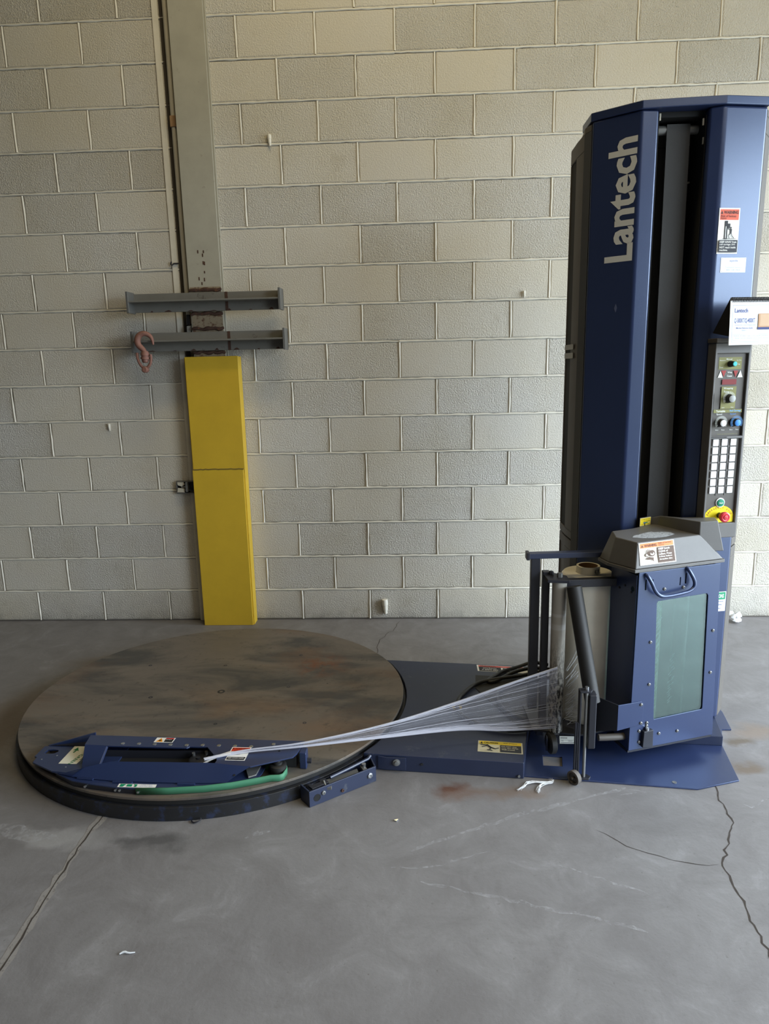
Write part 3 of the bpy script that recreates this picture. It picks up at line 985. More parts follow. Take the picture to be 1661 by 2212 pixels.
MB().cyl((.486, -1.640, .050), (.486, -1.640, .060), .008).build('pivot_pin', M_STEEL, ph)
fd = (PB - PA).normalized()
fn = Vector((fd.y, -fd.x, 0))
for t_, z_, r_, m_, nm in [(.055, .038, .0075, M_DULL, 'screw'), (.130, .018, .006, M_RUST, 'screw'), (.245, .033, .011, M_STEEL, 'hex_bolt')]:
    p = PA + fd * t_ + Vector((0, 0, z_))
    MB().lathe(p, fn, [(0, r_), (.004, r_), (.005, r_ * .8), (.005, r_ * .45), (.003, r_ * .4), (.003, 0)], 6 if nm == 'hex_bolt' else 12).build(nm, m_, ph)
p = PA + fd * .030 + Vector((0, 0, .028))
MB().lathe(p, fn, [(0, .0135), (.0008, .0135), (.0008, .0115), (.0002, .011), (.0002, 0)], 20).build('cable_hole', M_DEEP, ph)

# ------------------------------------------------------------------ wrapper base: beam cover, floor plate, mast foot
wb = thing('wrapper_base', (1.2, -1.3, 0), 'flat navy steel base linking turntable to the tall mast, with floor plate', 'machine base')
bc = [(TC[0] + RX * 1.016 * math.cos(math.radians(a_)), TC[1] + RY * 1.016 * math.sin(math.radians(a_))) for a_ in range(29, -37, -5)] + [(.56, -1.588), (1.07, -1.640), (1.246, -.819)]
MB().prism(bc, .0, .066).build('beam_cover', M_BLUEW, wb, .004)
plate = [(1.06, -1.626), (1.668, -1.702), (1.834, -1.649), (1.874, -1.418), (1.925, -1.295), (1.963, -1.295), (1.99, -1.15), (1.99, -.80), (1.22, -.82), (1.18, -1.2)]
MB().holed(plate, [[(1.155, -1.56), (1.224, -1.566), (1.236, -1.50), (1.165, -1.49)]], .0005, .0065, FZ).build('floor_plate', M_BLUE, wb, .0015)
MB().prism([(1.655, -1.402), (1.873, -1.420), (1.905, -1.275), (1.91, -.87), (1.40, -.87), (1.39, -1.15), (1.62, -1.32)], .0066, .046).build('mast_foot', M_BLUEW, wb, .002)
MB().prism([(.535, -1.590), (.568, -1.600), (.640, -1.604), (.640, -1.598), (.568, -1.594), (.535, -1.584)], .010, .060).build('pedal_bracket', M_BLUEW, wb, .001)
MB().lathe((.605, -1.602, .042), (.1, -1, 0), [(0, .014), (.003, .014), (.004, .009), (.009, .008), (.010, 0)], 12).build('bracket_bolt', M_DULL, wb)
for x, y in [(.70, -1.602), (1.052, -1.640)]:
    MB().lathe((x, y, .035 if x < 1 else .012), (.1, -1, 0), [(0, .005), (.003, .005), (.003, 0)], 10).build('side_screw', M_DEEP if x < 1 else M_DULL, wb)
MB().prism([(.957, -.918), (1.245, -.955), (1.20, -1.36), (1.10, -1.42), (.945, -1.05)], .0662, .0685).build('rubber_pad', M_RUBBER, wb)
MB().cyl((.852, -1.224, .0662), (.852, -1.224, .0675), .022, seg=18).build('yellow_plug', plain('dirty_yellow_plug', (156, 142, 84), .8, wear=(60, 56, 40), wear_amt=.6, wscale=60), wb)
MB().lathe((1.60, -1.665, .0066), (0, 0, 1), [(0, .008), (.001, .008), (.001, .004), (.0002, 0)], 12).build('anchor_screw', M_DULL, wb)
CR = (206, 198, 166)
YE = (232, 200, 52)
fr = card((.918, -1.4880, .0662), (1.0835, -1.508, .0662), (.9085, -1.566, .0662))
decal('caution_decal', fr, [('r', 0, 0, 1, 1, CR), ('r', .03, .70, .97, .97, YE), ('p', [(.05, .74), (.11, .74), (.08, .92)], K), ('t', 'CAUTION', .13, .76, .32, .14, .03, (60, 50, 20)),
                            ('t', 'Risk of Injury', .58, .78, .3, .1, .01, (80, 66, 26)), ('r', .5, .05, .97, .68, (52, 52, 54)),
                            ('t', 'DO NOT Step', .53, .50, .34, .1, .02, CR), ('t', 'over film clamp.', .53, .36, .38, .1, .02, CR), ('t', 'Walk around.', .53, .22, .3, .1, .02, CR),
                            ('c', .21, .58, .03, .07, K), ('l', (.22, .58), (.06, .62), .009, 3, K), ('l', (.22, .55), (.09, .40), .009, 3, K), ('l', (.22, .56), (.31, .34), .018, 3, K),
                            ('l', (.29, .40), (.40, .26), .012, 3, K), ('l', (.39, .27), (.47, .36), .011, 3, K), ('l', (.31, .36), (.26, .18), .012, 3, K), ('l', (.26, .18), (.33, .07), .011, 3, K),
                            ('r', .21, .1, .26, .17, K), ('l', (.05, .06), (.46, .06), .003, 3, (120, 110, 90))], wb)
fr = card((1.238, -.905, .0662), (.972, -.869, .0662), (1.238, -.836, .0662))
decal('warning_decal', fr, [('r', 0, 0, 1, 1, WH), ('r', .03, .05, .97, .28, (210, 90, 84)), ('r', .58, .3, .97, .95, K), ('t', 'KEEP CLEAR of', .64, .66, .28, .16, .02, WH), ('t', 'moving load.', .66, .42, .24, .16, .02, WH),
                            ('r', .3, .38, .55, .9, K), ('r', .38, .45, .47, .85, WH), ('t', 'WARNING', .66, .09, .28, .15, .03, (90, 24, 24))], wb)

# ------------------------------------------------------------------ cable loops on the base
cc = thing('cable_coil', (1.05, -1.1, .075), 'black power cable lying in loose loops on the navy base', 'cable')
c1 = [(1.305, -.842, .085), (1.232, -.840, .10), (1.166, -.851, .078), (1.084, -.891, .076), (1.023, -.965, .076), (1.002, -1.0, .076), (1.02, -1.008, .076), (1.051, -.993, .078), (1.133, -.931, .092), (1.22, -.905, .10), (1.30, -.90, .09)]
c2 = [(1.28, -.93, .10), (1.18, -.945, .080), (1.06, -.985, .084), (.955, -1.012, .077), (.896, -1.102, .077), (.862, -1.167, .077), (.847, -1.25, .077), (.875, -1.34, .077), (.955, -1.408, .077), (1.04, -1.435, .077), (1.12, -1.43, .078), (1.20, -1.36, .077), (1.22, -1.22, .077), (1.28, -1.1, .08)]
c3 = [(1.29, -.97, .08), (1.16, -1.0, .078), (1.06, -1.06, .078), (1.02, -1.16, .078), (1.05, -1.30, .078), (1.14, -1.36, .078), (1.22, -1.30, .077)]
MB().tube(c1, .0085, 10, smooth=3).build('loop', M_CABLE, cc)
MB().tube(c2, .0085, 10, smooth=3).build('loop', M_CABLE, cc)
MB().tube(c3, .0085, 10, smooth=3).build('loop', M_CABLE, cc)

# ------------------------------------------------------------------ mast tower
mt = thing('mast_tower', (1.62, -1.1, .046), 'tall navy mast of the wrapping machine against the wall', 'mast')
V0, V1, V2, V3, V4, V5 = (1.34, -1.18), (1.484, -1.284), (1.543, -1.279), (1.709, -1.284), (1.757, -1.300), (1.914, -1.2705)
HM = 2.328
MB().prism([V0, V1, V2, (1.541, -1.16), (1.355, -1.14)], .0465, HM).build('left_column', M_BLUE, mt, .008, sharp=8)
rcol = MB().prism([V3, V4, V5, (1.905, -1.14), (1.711, -1.16)], .0465, HM).build('right_column', M_BLUE, mt, .010, seg=3, sharp=8)
cap = [(1.335, -1.180), (1.482, -1.290), (1.60, -1.299), (1.757, -1.307), (1.917, -1.277), (1.917, -1.05), (1.335, -1.05)]
MB().prism(cap, HM + .0005, 2.356).build('top_cap', M_BLUE, mt, .003, sharp=8)
MB().box((1.5435, -1.13, .0465), (1.7085, -1.10, HM)).build('slot_back', M_DEEP, mt)
MB().box((1.5435, -1.27, .0465), (1.5465, -1.13, HM - .02)).build('slot_liner', M_DEEP, mt)
MB().box((1.7055, -1.27, .0465), (1.7085, -1.13, HM - .02)).build('slot_liner', M_DEEP, mt)
MB().box((1.5435, -1.25, HM - .018), (1.7085, -1.13, HM)).build('slot_header', M_DEEP, mt)
MB().cyl((1.547, -1.20, HM - .045), (1.705, -1.20, HM - .045), .016).build('top_roller', M_DULL, mt)
mb = MB()
for i in range(25):
    z = .08 + i * (HM - .11) / 24
    mb.add([(1.593 + (2.2 - z) * .006, -1.217, z), (1.674 + (2.2 - z) * .006, -1.217, z)], [])
mb.f = [(2 * i, 2 * i + 1, 2 * i + 3, 2 * i + 2) for i in range(24)]
mb.m = [0] * 24
o = mb.build('lift_belt', M_BELT, mt, smooth=False)
o.modifiers.new('thick', 'SOLIDIFY').thickness = .003
for x, z in [(1.552, HM - .03), (1.700, HM - .05), (1.704, HM - .11)]:
    MB().box((x - .002, -1.262, z), (x + .003, -1.256, z + .022)).build('cable_tie', M_PIPE, mt)
MB().cyl((1.680, -1.16, 2.115), (1.703, -1.16, 2.118), .0035).build('guide_pin', M_PIPE, mt)
# rear cover of black plastic
prof = [(1.341, -1.174), (1.326, -1.130), (1.320, -1.032), (1.321, -.932), (1.345, -.87), (1.40, -.845), (1.88, -.845), (1.955, -.90), (1.968, -.97), (1.960, -1.20), (1.915, -1.262), (1.905, -1.139), (1.355, -1.139)]
groo = [(1.341, -1.174), (1.326, -1.130), (1.320, -1.032), (1.327, -1.029), (1.327, -.936), (1.321, -.932), (1.345, -.87), (1.40, -.845), (1.88, -.845), (1.955, -.90), (1.968, -.97), (1.960, -1.20), (1.915, -1.262), (1.905, -1.139), (1.355, -1.139)]
mb = MB()
mb.prism(groo, .80, 2.245)
mb.prism(prof, .768, .7998)
mb.prism(prof, 2.2452, 2.300)
tap = [(1.348 if x < 1.6 else x - .012, y) if y > -1.0 else (x, y) for x, y in prof]
mb.prism(prof, 2.3002, 2.322, taper=[(x + (.02 if x < 1.5 else -.02 if x > 1.8 else 0) * (1 if y > -1.05 else 0), y) for x, y in prof])
mb.build('rear_cover', M_BLACKP, mt, .003, sharp=22)
mb = MB()
mb.prism(groo, .047, .722)
mb.prism(prof, .7222, .762)
mb.build('lower_cover', M_BLACKP, mt, .003, sharp=22)
MB().box((1.3262, -1.025, .80), (1.3285, -.938, 2.245)).build('pull_recess', M_DEEP, mt)
MB().prism([(1.3408, -1.1745), (1.3255, -1.1295), (1.3262, -1.1290), (1.3416, -1.1740)], .05, 2.30).build('facet_shade_skin', M_BLACK, mt)  # thin dark skin that paints the front facet's shade onto the cover
MB().box((1.3175, -1.09, 1.535), (1.3195, -.94, 1.555)).build('tape_strip', M_TAPE, mt)
MB().box((1.3175, -1.09, 1.500), (1.3195, -.94, 1.522)).build('tape_strip', M_TAPE, mt)
# lettering down the left panel
d01 = (Vector((*V1, 0)) - Vector((*V0, 0))).normalized()
n01 = Vector((d01.y, -d01.x, 0))
fr = frame(Vector((*V0, 0)), (0, 0, 1), -d01, n01)
decal('logo_lettering', fr, [('t', 'Lantech', 1.837, -.168, .413, .103, .030, (206, 205, 198))], mt, lift=.0008)
MB().ribbon([Vector((*V0, 0)) + d01 * .115 + n01 * .0006 + Vector((0, 0, z)) for z in (1.66, 1.675, 1.69)], [.0005, .006, .001], up=n01).build('scratch', flat((84, 92, 120)), mt, smooth=False)
# decals on the right face
d45 = (Vector((*V5, 0)) - Vector((*V4, 0))).normalized()
n45 = Vector((d45.y, -d45.x, 0))
o45 = Vector((*V4, 0))
fr = frame(o45 + d45 * .004 + Vector((0, 0, 1.848)) + n45 * .0006, d45 * .079, (0, 0, .152), n45)
decal('warning_decal', fr, [('r', 0, 0, 1, 1, WH), ('r', .05, .74, .95, .97, (226, 104, 76)), ('p', [(.07, .87), (.19, .87), (.13, .945)], (70, 36, 30)), ('t', 'WARNING', .22, .87, .70, .07, .03, (70, 36, 30)),
                            ('t', 'Risk of Serious', .1, .80, .72, .05, .01, (110, 50, 40)), ('t', 'Injury', .1, .75, .26, .045, .01, (110, 50, 40)),
                            ('r', .30, .32, .44, .72, K), ('r', .345, .34, .375, .6, WH), ('r', .44, .56, .56, .66, K), ('c', .60, .57, .035, .02, K),
                            ('p', [(.57, .55), (.65, .54), (.64, .45), (.57, .44)], K), ('l', (.60, .53), (.44, .55), .012, .55, K), ('l', (.60, .45), (.50, .40), .014, .55, K), ('l', (.50, .40), (.54, .33), .014, .55, K),
                            ('l', (.62, .45), (.66, .39), .014, .55, K), ('l', (.66, .39), (.76, .34), .014, .55, K), ('l', (.2, .33), (.85, .33), .006, .55, K),
                            ('r', .05, .03, .95, .30, (44, 46, 54)), ('t', 'KEEP AWAY from', .09, .235, .8, .045, .02, WH), ('t', 'roll carriage. DO', .09, .175, .74, .045, .02, WH),
                            ('t', 'NOT reach inside', .09, .115, .78, .045, .02, WH), ('t', 'machine.', .09, .055, .4, .045, .02, WH)], mt)
fr = frame(o45 + d45 * .0235 + Vector((0, 0, 1.785)) + n45 * .0006, d45 * .097, (0, 0, .05), n45)
decal('service_plate', fr, [('r', 0, 0, 1, 1, (244, 245, 250)), ('t', 'xpedx', .34, .68, .34, .2, .0, (84, 100, 160)), ('t', 'Technical Service', .18, .30, .66, .12, 0, (196, 204, 226)), ('t', '800 158 3424', .24, .11, .54, .12, 0, (190, 198, 222)),
                            ('c', .05, .08, .01, .02, K), ('c', .95, .08, .01, .02, K), ('c', .05, .92, .01, .02, K), ('c', .95, .92, .01, .02, K)], mt)
fr = frame(o45 + d45 * .058 + Vector((0, 0, .508)) + n45 * .0006, d45 * .094, (0, 0, .081), n45)
decal('instruction_decal', fr, [('r', 0, 0, 1, 1, WH), ('r', .03, .60, .97, .97, (44, 150, 108)), ('t', 'INSTRUCTIONS', .08, .68, .82, .2, .02, WH), ('t', 'to adjust bracket', .1, .45, .8, .1, .01, (120, 130, 160)), ('t', 'film and this', .1, .30, .74, .1, .01, (130, 140, 170)), ('t', 'before use', .1, .12, .7, .1, .01, (130, 140, 170))], mt)

# ------------------------------------------------------------------ control panel on the right face
cpn = thing('control_panel', (1.81, -1.34, .82), 'narrow black control panel with white keys and red emergency stop', 'control panel')
fp = frame(o45, d45, (0, 0, 1), n45)
PT = .050
MB().holed([(-.003, .822), (.136, .822), (.136, 1.540), (-.003, 1.540)],
           [[(.005, .879), (.127, .879), (.127, 1.197), (.005, 1.197)], [(.005, 1.207), (.127, 1.207), (.127, 1.503), (.005, 1.503)]], .003, PT, fp).build('housing', M_GREYP, cpn, .003)
MB().box((.004, .878, .003), (.128, 1.1975, .040), fr=fp).build('keypad_plate', M_BLACKP, cpn)
MB().box((.004, 1.2065, .003), (.128, 1.504, .040), fr=fp).build('dial_plate', M_BLACKP, cpn)
GY = (124, 122, 70)
LT = (220, 222, 214)
fr = frame(fp(0, 0, .0402), d45, (0, 0, 1), n45)
items = [('r', .019, 1.447, .109, 1.490, GY), ('t', 'Manual', .048, 1.480, .022, .006, .01, LT), ('t', 'Sequence', .022, 1.476, .022, .005, 0, LT), ('t', 'Up Only', .088, 1.476, .018, .005, 0, LT), ('t', 'Up', .092, 1.462, .010, .005, 0, LT), ('t', 'Down', .022, 1.452, .014, .005, 0, LT),
         ('p', [(.018, 1.418), (.038, 1.418), (.028, 1.443)], LT), ('p', [(.030, 1.443), (.050, 1.443), (.041, 1.420)], (150, 40, 36)), ('p', [(.078, 1.442), (.096, 1.442), (.087, 1.418)], (150, 40, 36)), ('p', [(.094, 1.418), (.115, 1.418), (.105, 1.443)], LT),
         ('t', 'Wrap', .054, 1.432, .018, .007, .02, LT), ('t', 'Count', .053, 1.420, .020, .007, .02, LT), ('r', .036, 1.393, .092, 1.412, (120, 30, 30)),
         ('r', .036, 1.306, .094, 1.386, GY), ('t', 'Wrapping', .044, 1.375, .036, .008, .01, LT), ('t', 'Force', .046, 1.364, .020, .007, .01, LT), ('t', 'Low', .042, 1.309, .010, .004, 0, LT), ('t', 'High', .076, 1.309, .012, .004, 0, LT),
         ('r', .010, 1.292, .122, 1.304, GY), ('t', 'Turntable', .020, 1.294, .036, .008, .02, LT), ('t', 'Roll Carriage', .074, 1.294, .044, .008, .02, (120, 180, 230)), ('t', 'Speed', .022, 1.283, .022, .007, .01, LT), ('t', 'Speed', .076, 1.283, .022, .007, .01, (70, 130, 190)),
         ('t', 'Slow', .022, 1.228, .012, .004, 0, LT), ('t', 'Fast', .046, 1.228, .012, .004, 0, LT), ('t', 'Slow', .078, 1.228, .012, .004, 0, LT), ('t', 'Fast', .102, 1.228, .012, .004, 0, LT), ('t', 'Caution see owner manual before use', .03, 1.213, .08, .004, 0, GY)]
for cx, cz, col_ in [(.065, 1.343, LT), (.037, 1.256, LT), (.094, 1.256, (90, 150, 210))]:
    for a in range(-30, 211, 10):
        c, s = math.cos(math.radians(a)), math.sin(math.radians(a))
        items.append(('l', (cx + .017 * c, cz + .017 * s), (cx + .026 * c, cz + .026 * s), .0006, 1, col_))
decal('dial_print', fr, items, cpn)
for cx, cz, r_, col_ in [(.064, 1.466, .010, (70, 190, 190)), (.065, 1.343, .015, (160, 162, 160)), (.037, 1.256, .014, (232, 232, 230)), (.094, 1.256, .014, (70, 140, 214))]:
    kb = MB().lathe(fp(cx, cz, .0405), n45, [(0, 0), (0, r_ * 1.15), (.006, r_ * 1.1), (.008, r_), (.026, r_ * .9), (.027, r_ * .85)], 24).build('knob', M_RUBBER, cpn)
    MB().lathe(fp(cx, cz, .0405), n45, [(.022, r_ * .82), (.0275, r_ * .84), (.029, r_ * .7), (.029, 0)], 24).build('knob_cap', flat(col_), kb)
key = None
for r in range(7):
    for c in range(3):
        x, z = .029 + c * .035, 1.1835 - r * .0297
        if key is None:
            mb = MB().prism([(x - .0115, z - .0125), (x + .0115, z - .0125), (x + .0115, z + .0125), (x - .0115, z + .0125)], .0402, .0455, fr=fp)
            key = mb.build('key', M_KEY, cpn, .0015)
        else:
            k2 = key.copy()
            COL.objects.link(k2)
            k2.parent = cpn
            k2.location = d45 * (c * .035) + Vector((0, 0, -r * .0297))
for x in (.0465, .0815):
    MB().box((x - .0015, .985, .0402), (x + .0015, 1.1965, .0425), fr=fp).build('key_divider', M_GREYP, cpn)
MB().lathe(fp(.066, .957, .0402), n45, [(0, .018), (.004, .018), (.005, .0155), (.005, .014)], 24).build('start_ring', M_KEY, cpn)
sbt = MB().lathe(fp(.066, .957, .0402), n45, [(.003, .0145), (.008, .014), (.009, .012), (.009, 0)], 24).build('start_button', flat((24, 130, 100)), cpn)
fr2 = frame(fp(.066, .957, .0495), d45, (0, 0, 1), n45)
decal('start_lettering', fr2, [('t', 'Start', -.008, -.003, .016, .006, .02, LT)], cpn)
yel = [(.008, .8805), (.125, .8805), (.125, .905)] + [(.066 + .06 * math.cos(math.radians(a)), .900 + .046 * math.sin(math.radians(a))) for a in range(10, 171, 16)] + [(.008, .905)]
items = [('p', yel, (236, 216, 26))]
word = 'EMERGENCY STOP'
for i, ch in enumerate(word):
    if ch == ' ':
        continue
    a = math.radians(158 - i * 10.6)
    cx, cz = .066 + .051 * math.cos(a), .898 + .039 * math.sin(a)
    vs, fs = text_mesh(ch, .015)
    b_ = a - math.pi / 2
    items.append(('T', ch, cx, cz, b_, .0052, .0072, (150, 60, 30)))
mb = MB()
mats = [flat((236, 216, 26)), flat((160, 70, 30))]
mb.add([fr(x, y, .0006) for x, y in yel], [tuple(range(len(yel)))], 0)
for it in items[1:]:
    _, ch, cx, cz, b_, w_, h_, _c = it
    vs, fs = text_mesh(ch, .015)
    cb, sb_ = math.cos(b_), math.sin(b_)
    mb.add([fr(cx + ((u_ - .5) * w_) * cb - ((v_ - .5) * h_) * sb_, cz + ((u_ - .5) * w_) * sb_ + ((v_ - .5) * h_) * cb, .0009) for u_, v_ in vs], fs, 1)
mb.build('emergency_plate', mats, cpn, smooth=False)
MB().cyl(fp(.068, .908, .0405), fp(.068, .908, .060), .011, seg=20).build('stop_stem', M_BLACK, cpn)
MB().lathe(fp(.068, .908, .0605), n45, [(0, .012), (.002, .017), (.012, .020), (.018, .019), (.021, .014), (.020, .010), (.023, .008), (.024, 0)], 28).build('stop_button', M_RED, cpn)
MB().box((-.006, 1.5405, .003), (.139, 1.556, .058), fr=fp).build('top_ledge', M_BLACKP, cpn, .002)

# ------------------------------------------------------------------ flip guide standing on the panel
gb = thing('flip_guide', (1.88, -1.37, 1.57), 'white spiral-bound machine reference guide on its black easel, above the control panel', 'manual')
SG = .010
mb = MB()
a = [fp(SG, 1.688, .092), fp(SG + .225, 1.688, .092), fp(SG + .225, 1.575, .006), fp(SG, 1.575, .006)]
b = [p + Vector((0, 0, .003)) + n45 * .002 for p in a]
mb.add(a + b, [(0, 1, 2, 3), (7, 6, 5, 4), (0, 4, 5, 1), (1, 5, 6, 2), (2, 6, 7, 3), (3, 7, 4, 0)])
mb.build('easel_back', M_BLACKP, gb)
mb = MB()
mb.add([fp(SG, 1.686, .090), fp(SG, 1.560, .101), fp(SG - .002, 1.576, .008)], [(0, 1, 2)])
mb.build('side_web', M_DEEP, gb)
for i in range(5):
    off = .0018 * i
    mb = MB()
    a = [fp(SG - .001 + off * .4, 1.530 + off * .5, .104 - off), fp(SG + .226, 1.532 + off * .5, .104 - off), fp(SG + .226, 1.680, .096 - off), fp(SG - .001 + off * .4, 1.680, .096 - off)]
    b = [p - n45 * .0009 for p in a]
    mb.add(a + b, [(0, 1, 2, 3), (7, 6, 5, 4), (0, 4, 5, 1), (1, 5, 6, 2), (2, 6, 7, 3), (3, 7, 4, 0)])
    mb.build('page', M_WHITE, gb, smooth=False)
pb = fp(SG, 1.530, .1043)
pt = fp(SG, 1.680, .0963)
fr = frame(pb, d45, (pt - pb).normalized(), None)
LB = (110, 130, 196)
items = [('r', .008, .010, .222, .0107, LB), ('r', .008, .010, .0087, .135, LB), ('r', .008, .1343, .222, .135, LB), ('t', 'Lantech', .016, .110, .050, .014, .01, (70, 84, 150)), ('t', 'Q-300XT/Q-400XT', .016, .073, .078, .018, .005, (70, 84, 150)),
         ('t', 'Semi-Automatic Stretch Wrapping System', .018, .065, .080, .005, 0, LB), ('t', 'Machine Reference Guide', .024, .055, .062, .006, .01, (70, 84, 150)), ('t', '(English)', .045, .047, .018, .005, 0, LB),
         ('r', .012, .016, .216, .0165, LB), ('r', .012, .036, .216, .0365, LB), ('r', .012, .016, .0125, .0365, LB), ('t', 'Follow all safety rules in this guide and keep it with the machine', .016, .029, .19, .004, 0, LB), ('t', 'Always read the complete manual before starting work on the machine', .020, .021, .18, .004, 0, LB),
         ('r', .106, .058, .170, .106, (196, 152, 112)), ('r', .104, .052, .175, .060, (44, 56, 116)), ('r', .112, .064, .16, .104, (206, 172, 138))]
decal('cover_print', fr, items, gb, lift=.0003, step=.00012)
mb = MB()
for i in range(37):
    s_ = SG + .006 + i * .006
    mb.tube([fp(s_ + .0015 * k / 8, 1.683 + .0085 * math.sin(2 * math.pi * k / 8), .094 + .0085 * math.cos(2 * math.pi * k / 8)) for k in range(9)], .0011, 5)
mb.build('spiral_binding', M_BLACK, gb)

# ------------------------------------------------------------------ roll carriage
E0 = Vector((1.4645, -1.565, 0))
uu = Vector((.949, .3155, 0)).normalized()
vv = Vector((-uu.y, uu.x, 0))
fb = frame(E0, uu, (0, 0, 1), -vv)          # x along the front, y up, z out towards the viewer
fh = frame(E0, uu, vv, (0, 0, 1))           # plan of the carriage
rc = thing('roll_carriage', (1.6, -1.45, .07), 'navy film roll carriage with window and handle at the mast', 'carriage')
win = [(.104, .180), (.312, .186), (.316, .192), (.303, .640), (.297, .648), (.090, .642), (.085, .636), (.1015, .188)]
slots = [[(.031, .690), (.036, .690), (.036, .728), (.031, .728)], [(.060, .697), (.063, .697), (.063, .726), (.060, .726)], [(.176, .692), (.179, .692), (.179, .722), (.176, .722)], [(.198, .696), (.203, .696), (.203, .735), (.198, .735)]]
fpn = MB().holed([(0, .070), (.373, .070), (.360, .40), (.347, .757), (.004, .757)], [win] + slots, -.004, 0, fb).build('front_panel', M_BLUE, rc, .0015)
sp = lambda x, y, z=0.0: E0 + vv * x + Vector((0, 0, y)) + uu * z
hol = [(.027 + .010 * math.cos(a * .6283), .690 + .010 * math.sin(a * .6283)) for a in range(10)]
MB().holed([(.0045, .070), (.060, .075), (.150, .130), (.157, .20), (.157, .745), (.006, .745)], [hol], 0, .004, sp).build('side_panel', M_BLUE, rc, .001)
MB().prism([(.343, .005), (.347, .005), (.347, .14), (.343, .14)], .075, .75, fr=fh).build('side_panel', M_BLUE, rc)
mb = MB()
wp = [(.098, .172), (.322, .178), (.310, .655), (.080, .650)]
mb.add([fb(x, y, -.0045) for x, y in wp] + [fb(x, y, -.0085) for x, y in wp], [(0, 1, 2, 3), (7, 6, 5, 4), (0, 4, 5, 1), (1, 5, 6, 2), (2, 6, 7, 3), (3, 7, 4, 0)])
mb.build('window_pane', M_GLASS, fpn)
MB().box((.02, .085, -.152), (.36, .75, -.147), fr=fb).build('inner_back', plain('inner_liner', (30, 40, 42), .5), rc)
MB().cyl(fh(.150, .075, .10), fh(.150, .075, .75), .014, seg=20).build('inner_roller', plain('pale_roller', (196, 192, 170), .35), rc)
MB().cyl(fh(.108, .060, .10), fh(.108, .060, .75), .020, seg=20).build('inner_roller', M_DULL, rc)
MB().cyl(fh(.27, .10, .10), fh(.27, .10, .75), .024, seg=20).build('inner_roller', M_RUBBER, rc)
mb = MB()
for i in range(60):
    z = .19 + .44 * i / 60 + random.uniform(-.004, .004)
    x = .118 + random.uniform(-.006, .006)
    L = random.uniform(.010, .028)
    mb.tube([fb(x - L * .5, z - L * .4, -.034), fb(x, z, -.031), fb(x + L * .5, z + L * .55, -.035)], random.uniform(.0006, .0015), 4)
for i in range(24):
    z = .20 + .2 * i / 24
    x = .215 + random.uniform(-.010, .010)
    mb.tube([fb(x - .004, z, -.06), fb(x + .006, z + .008, -.06)], .0007, 4)
o = mb.build('frayed_film', M_SCRAP, rc)
o['kind'] = 'stuff'
MB().box((0, .060, -.14), (.37, .069, -.004), fr=fb).build('bottom_tray', M_BLACK, rc)
# handle
hp = [fb(.030, .748, -.002), fb(.032, .745, .010), fb(.045, .720, .018), fb(.058, .690, .020), (fb(.080, .668, .021)), fb(.110, .665, .021), fb(.165, .669, .021), fb(.205, .674, .021), fb(.224, .688, .020), fb(.224, .708, .019), fb(.212, .732, .016), fb(.203, .750, .008), fb(.201, .756, -.002)]
MB().tube(hp, .0065, 12, smooth=2).build('handle', M_BLUE, fpn)
bolts = [(.112, .686), (.192, .684), (.336, .500), (.339, .333), (.067, .490), (.072, .325), (.072, .172), (.072, .160), (.041, .144), (.043, .099), (.128, .119), (.209, .115)]
bproto = None
for x, y in bolts:
    if bproto is None:
        bproto = MB().lathe(fb(x, y, 0), -vv, [(0, .0062), (.003, .0058), (.0048, .0035), (.0048, .002), (.003, .0018), (.003, 0)], 12).build('bolt', M_DULL, fpn)
        bp0 = (x, y)
    else:
        b2 = bproto.copy()
        COL.objects.link(b2)
        b2.parent = fpn
        b2.location = fb(x, y, 0) - fb(*bp0, 0)
for x, y in ((.022, .676), (.093, .672), (.060, .690)):
    MB().cyl(sp(x + .01, y, 0), sp(x + .01, y, -.003), .004, seg=8).build('side_screw', M_BLACK, rc)
MB().prism([(.049, .082), (.094, .076), (.092, .147), (.052, .146)], .0005, .016, fr=fb).build('latch_box', M_BLACK, fpn, .002)
MB().cyl(fb(.070, .146, .008), fb(.070, .156, .008), .007, seg=8).build('latch_nut', M_STEEL, fpn)
# folded bracket round the near corner
mb = MB()
mb.prism([(-.056, .163), (.051, .171), (.051, .252), (.040, .264), (-.056, .264)], .0005, .0045, fr=fb)
mb.build('bracket_face', M_BLUE, rc, .001)
wl, wr = Vector((1.343, -1.518, 0)), fb(-.056, 0, .0025)
MB().prism([(wl.x, wl.y), (wr.x, wr.y), (wr.x + .003, wr.y + .003), (wl.x + .003, wl.y + .003)], [.125, .163, .163, .125], [.268, .2638, .2638, .268]).build('bracket_wing', M_BLACK, rc)
for x, y in ((.040, .252), (.043, .178)):
    b2 = bproto.copy()
    COL.objects.link(b2)
    b2.parent = fpn
    b2.location = fb(x, y, .0045) - fb(*bp0, 0)
# moulded hood
zr, zs, zu = .768, .862, .910
rim = [(-.017, -.005), (.368, .004), (.395, .08), (.358, .138), (.30, .175), (.24, .255), (.20, .28), (.03, .225), (-.045, .18), (-.050, .112)]
MB().prism(rim, .758, .770, fr=fh).build('hood_rim', M_GREYP, rc, .002, sharp=22)
mid = [(-.013, -.002), (.363, .006), (.390, .08), (.354, .134), (.30, .170), (.24, .25), (.20, .27), (.03, .22), (-.042, .176), (-.046, .112)]
shelf = [(.003, .018), (.277, .036), (.300, .06), (.300, .10), (.28, .16), (.26, .20), (.235, .245), (.115, .208), (.022, .198), (-.020, .114)]
hood = MB().prism(mid, .7702, zs, fr=fh, taper=shelf).build('hood_shelf', M_GREYP, rc, .004, sharp=22)
ub = [(.277, .034), (.364, .008), (.392, .080), (.358, .132), (.310, .165), (.235, .246), (.2, .26), (.232, .222), (.245, .16), (.262, .075)]
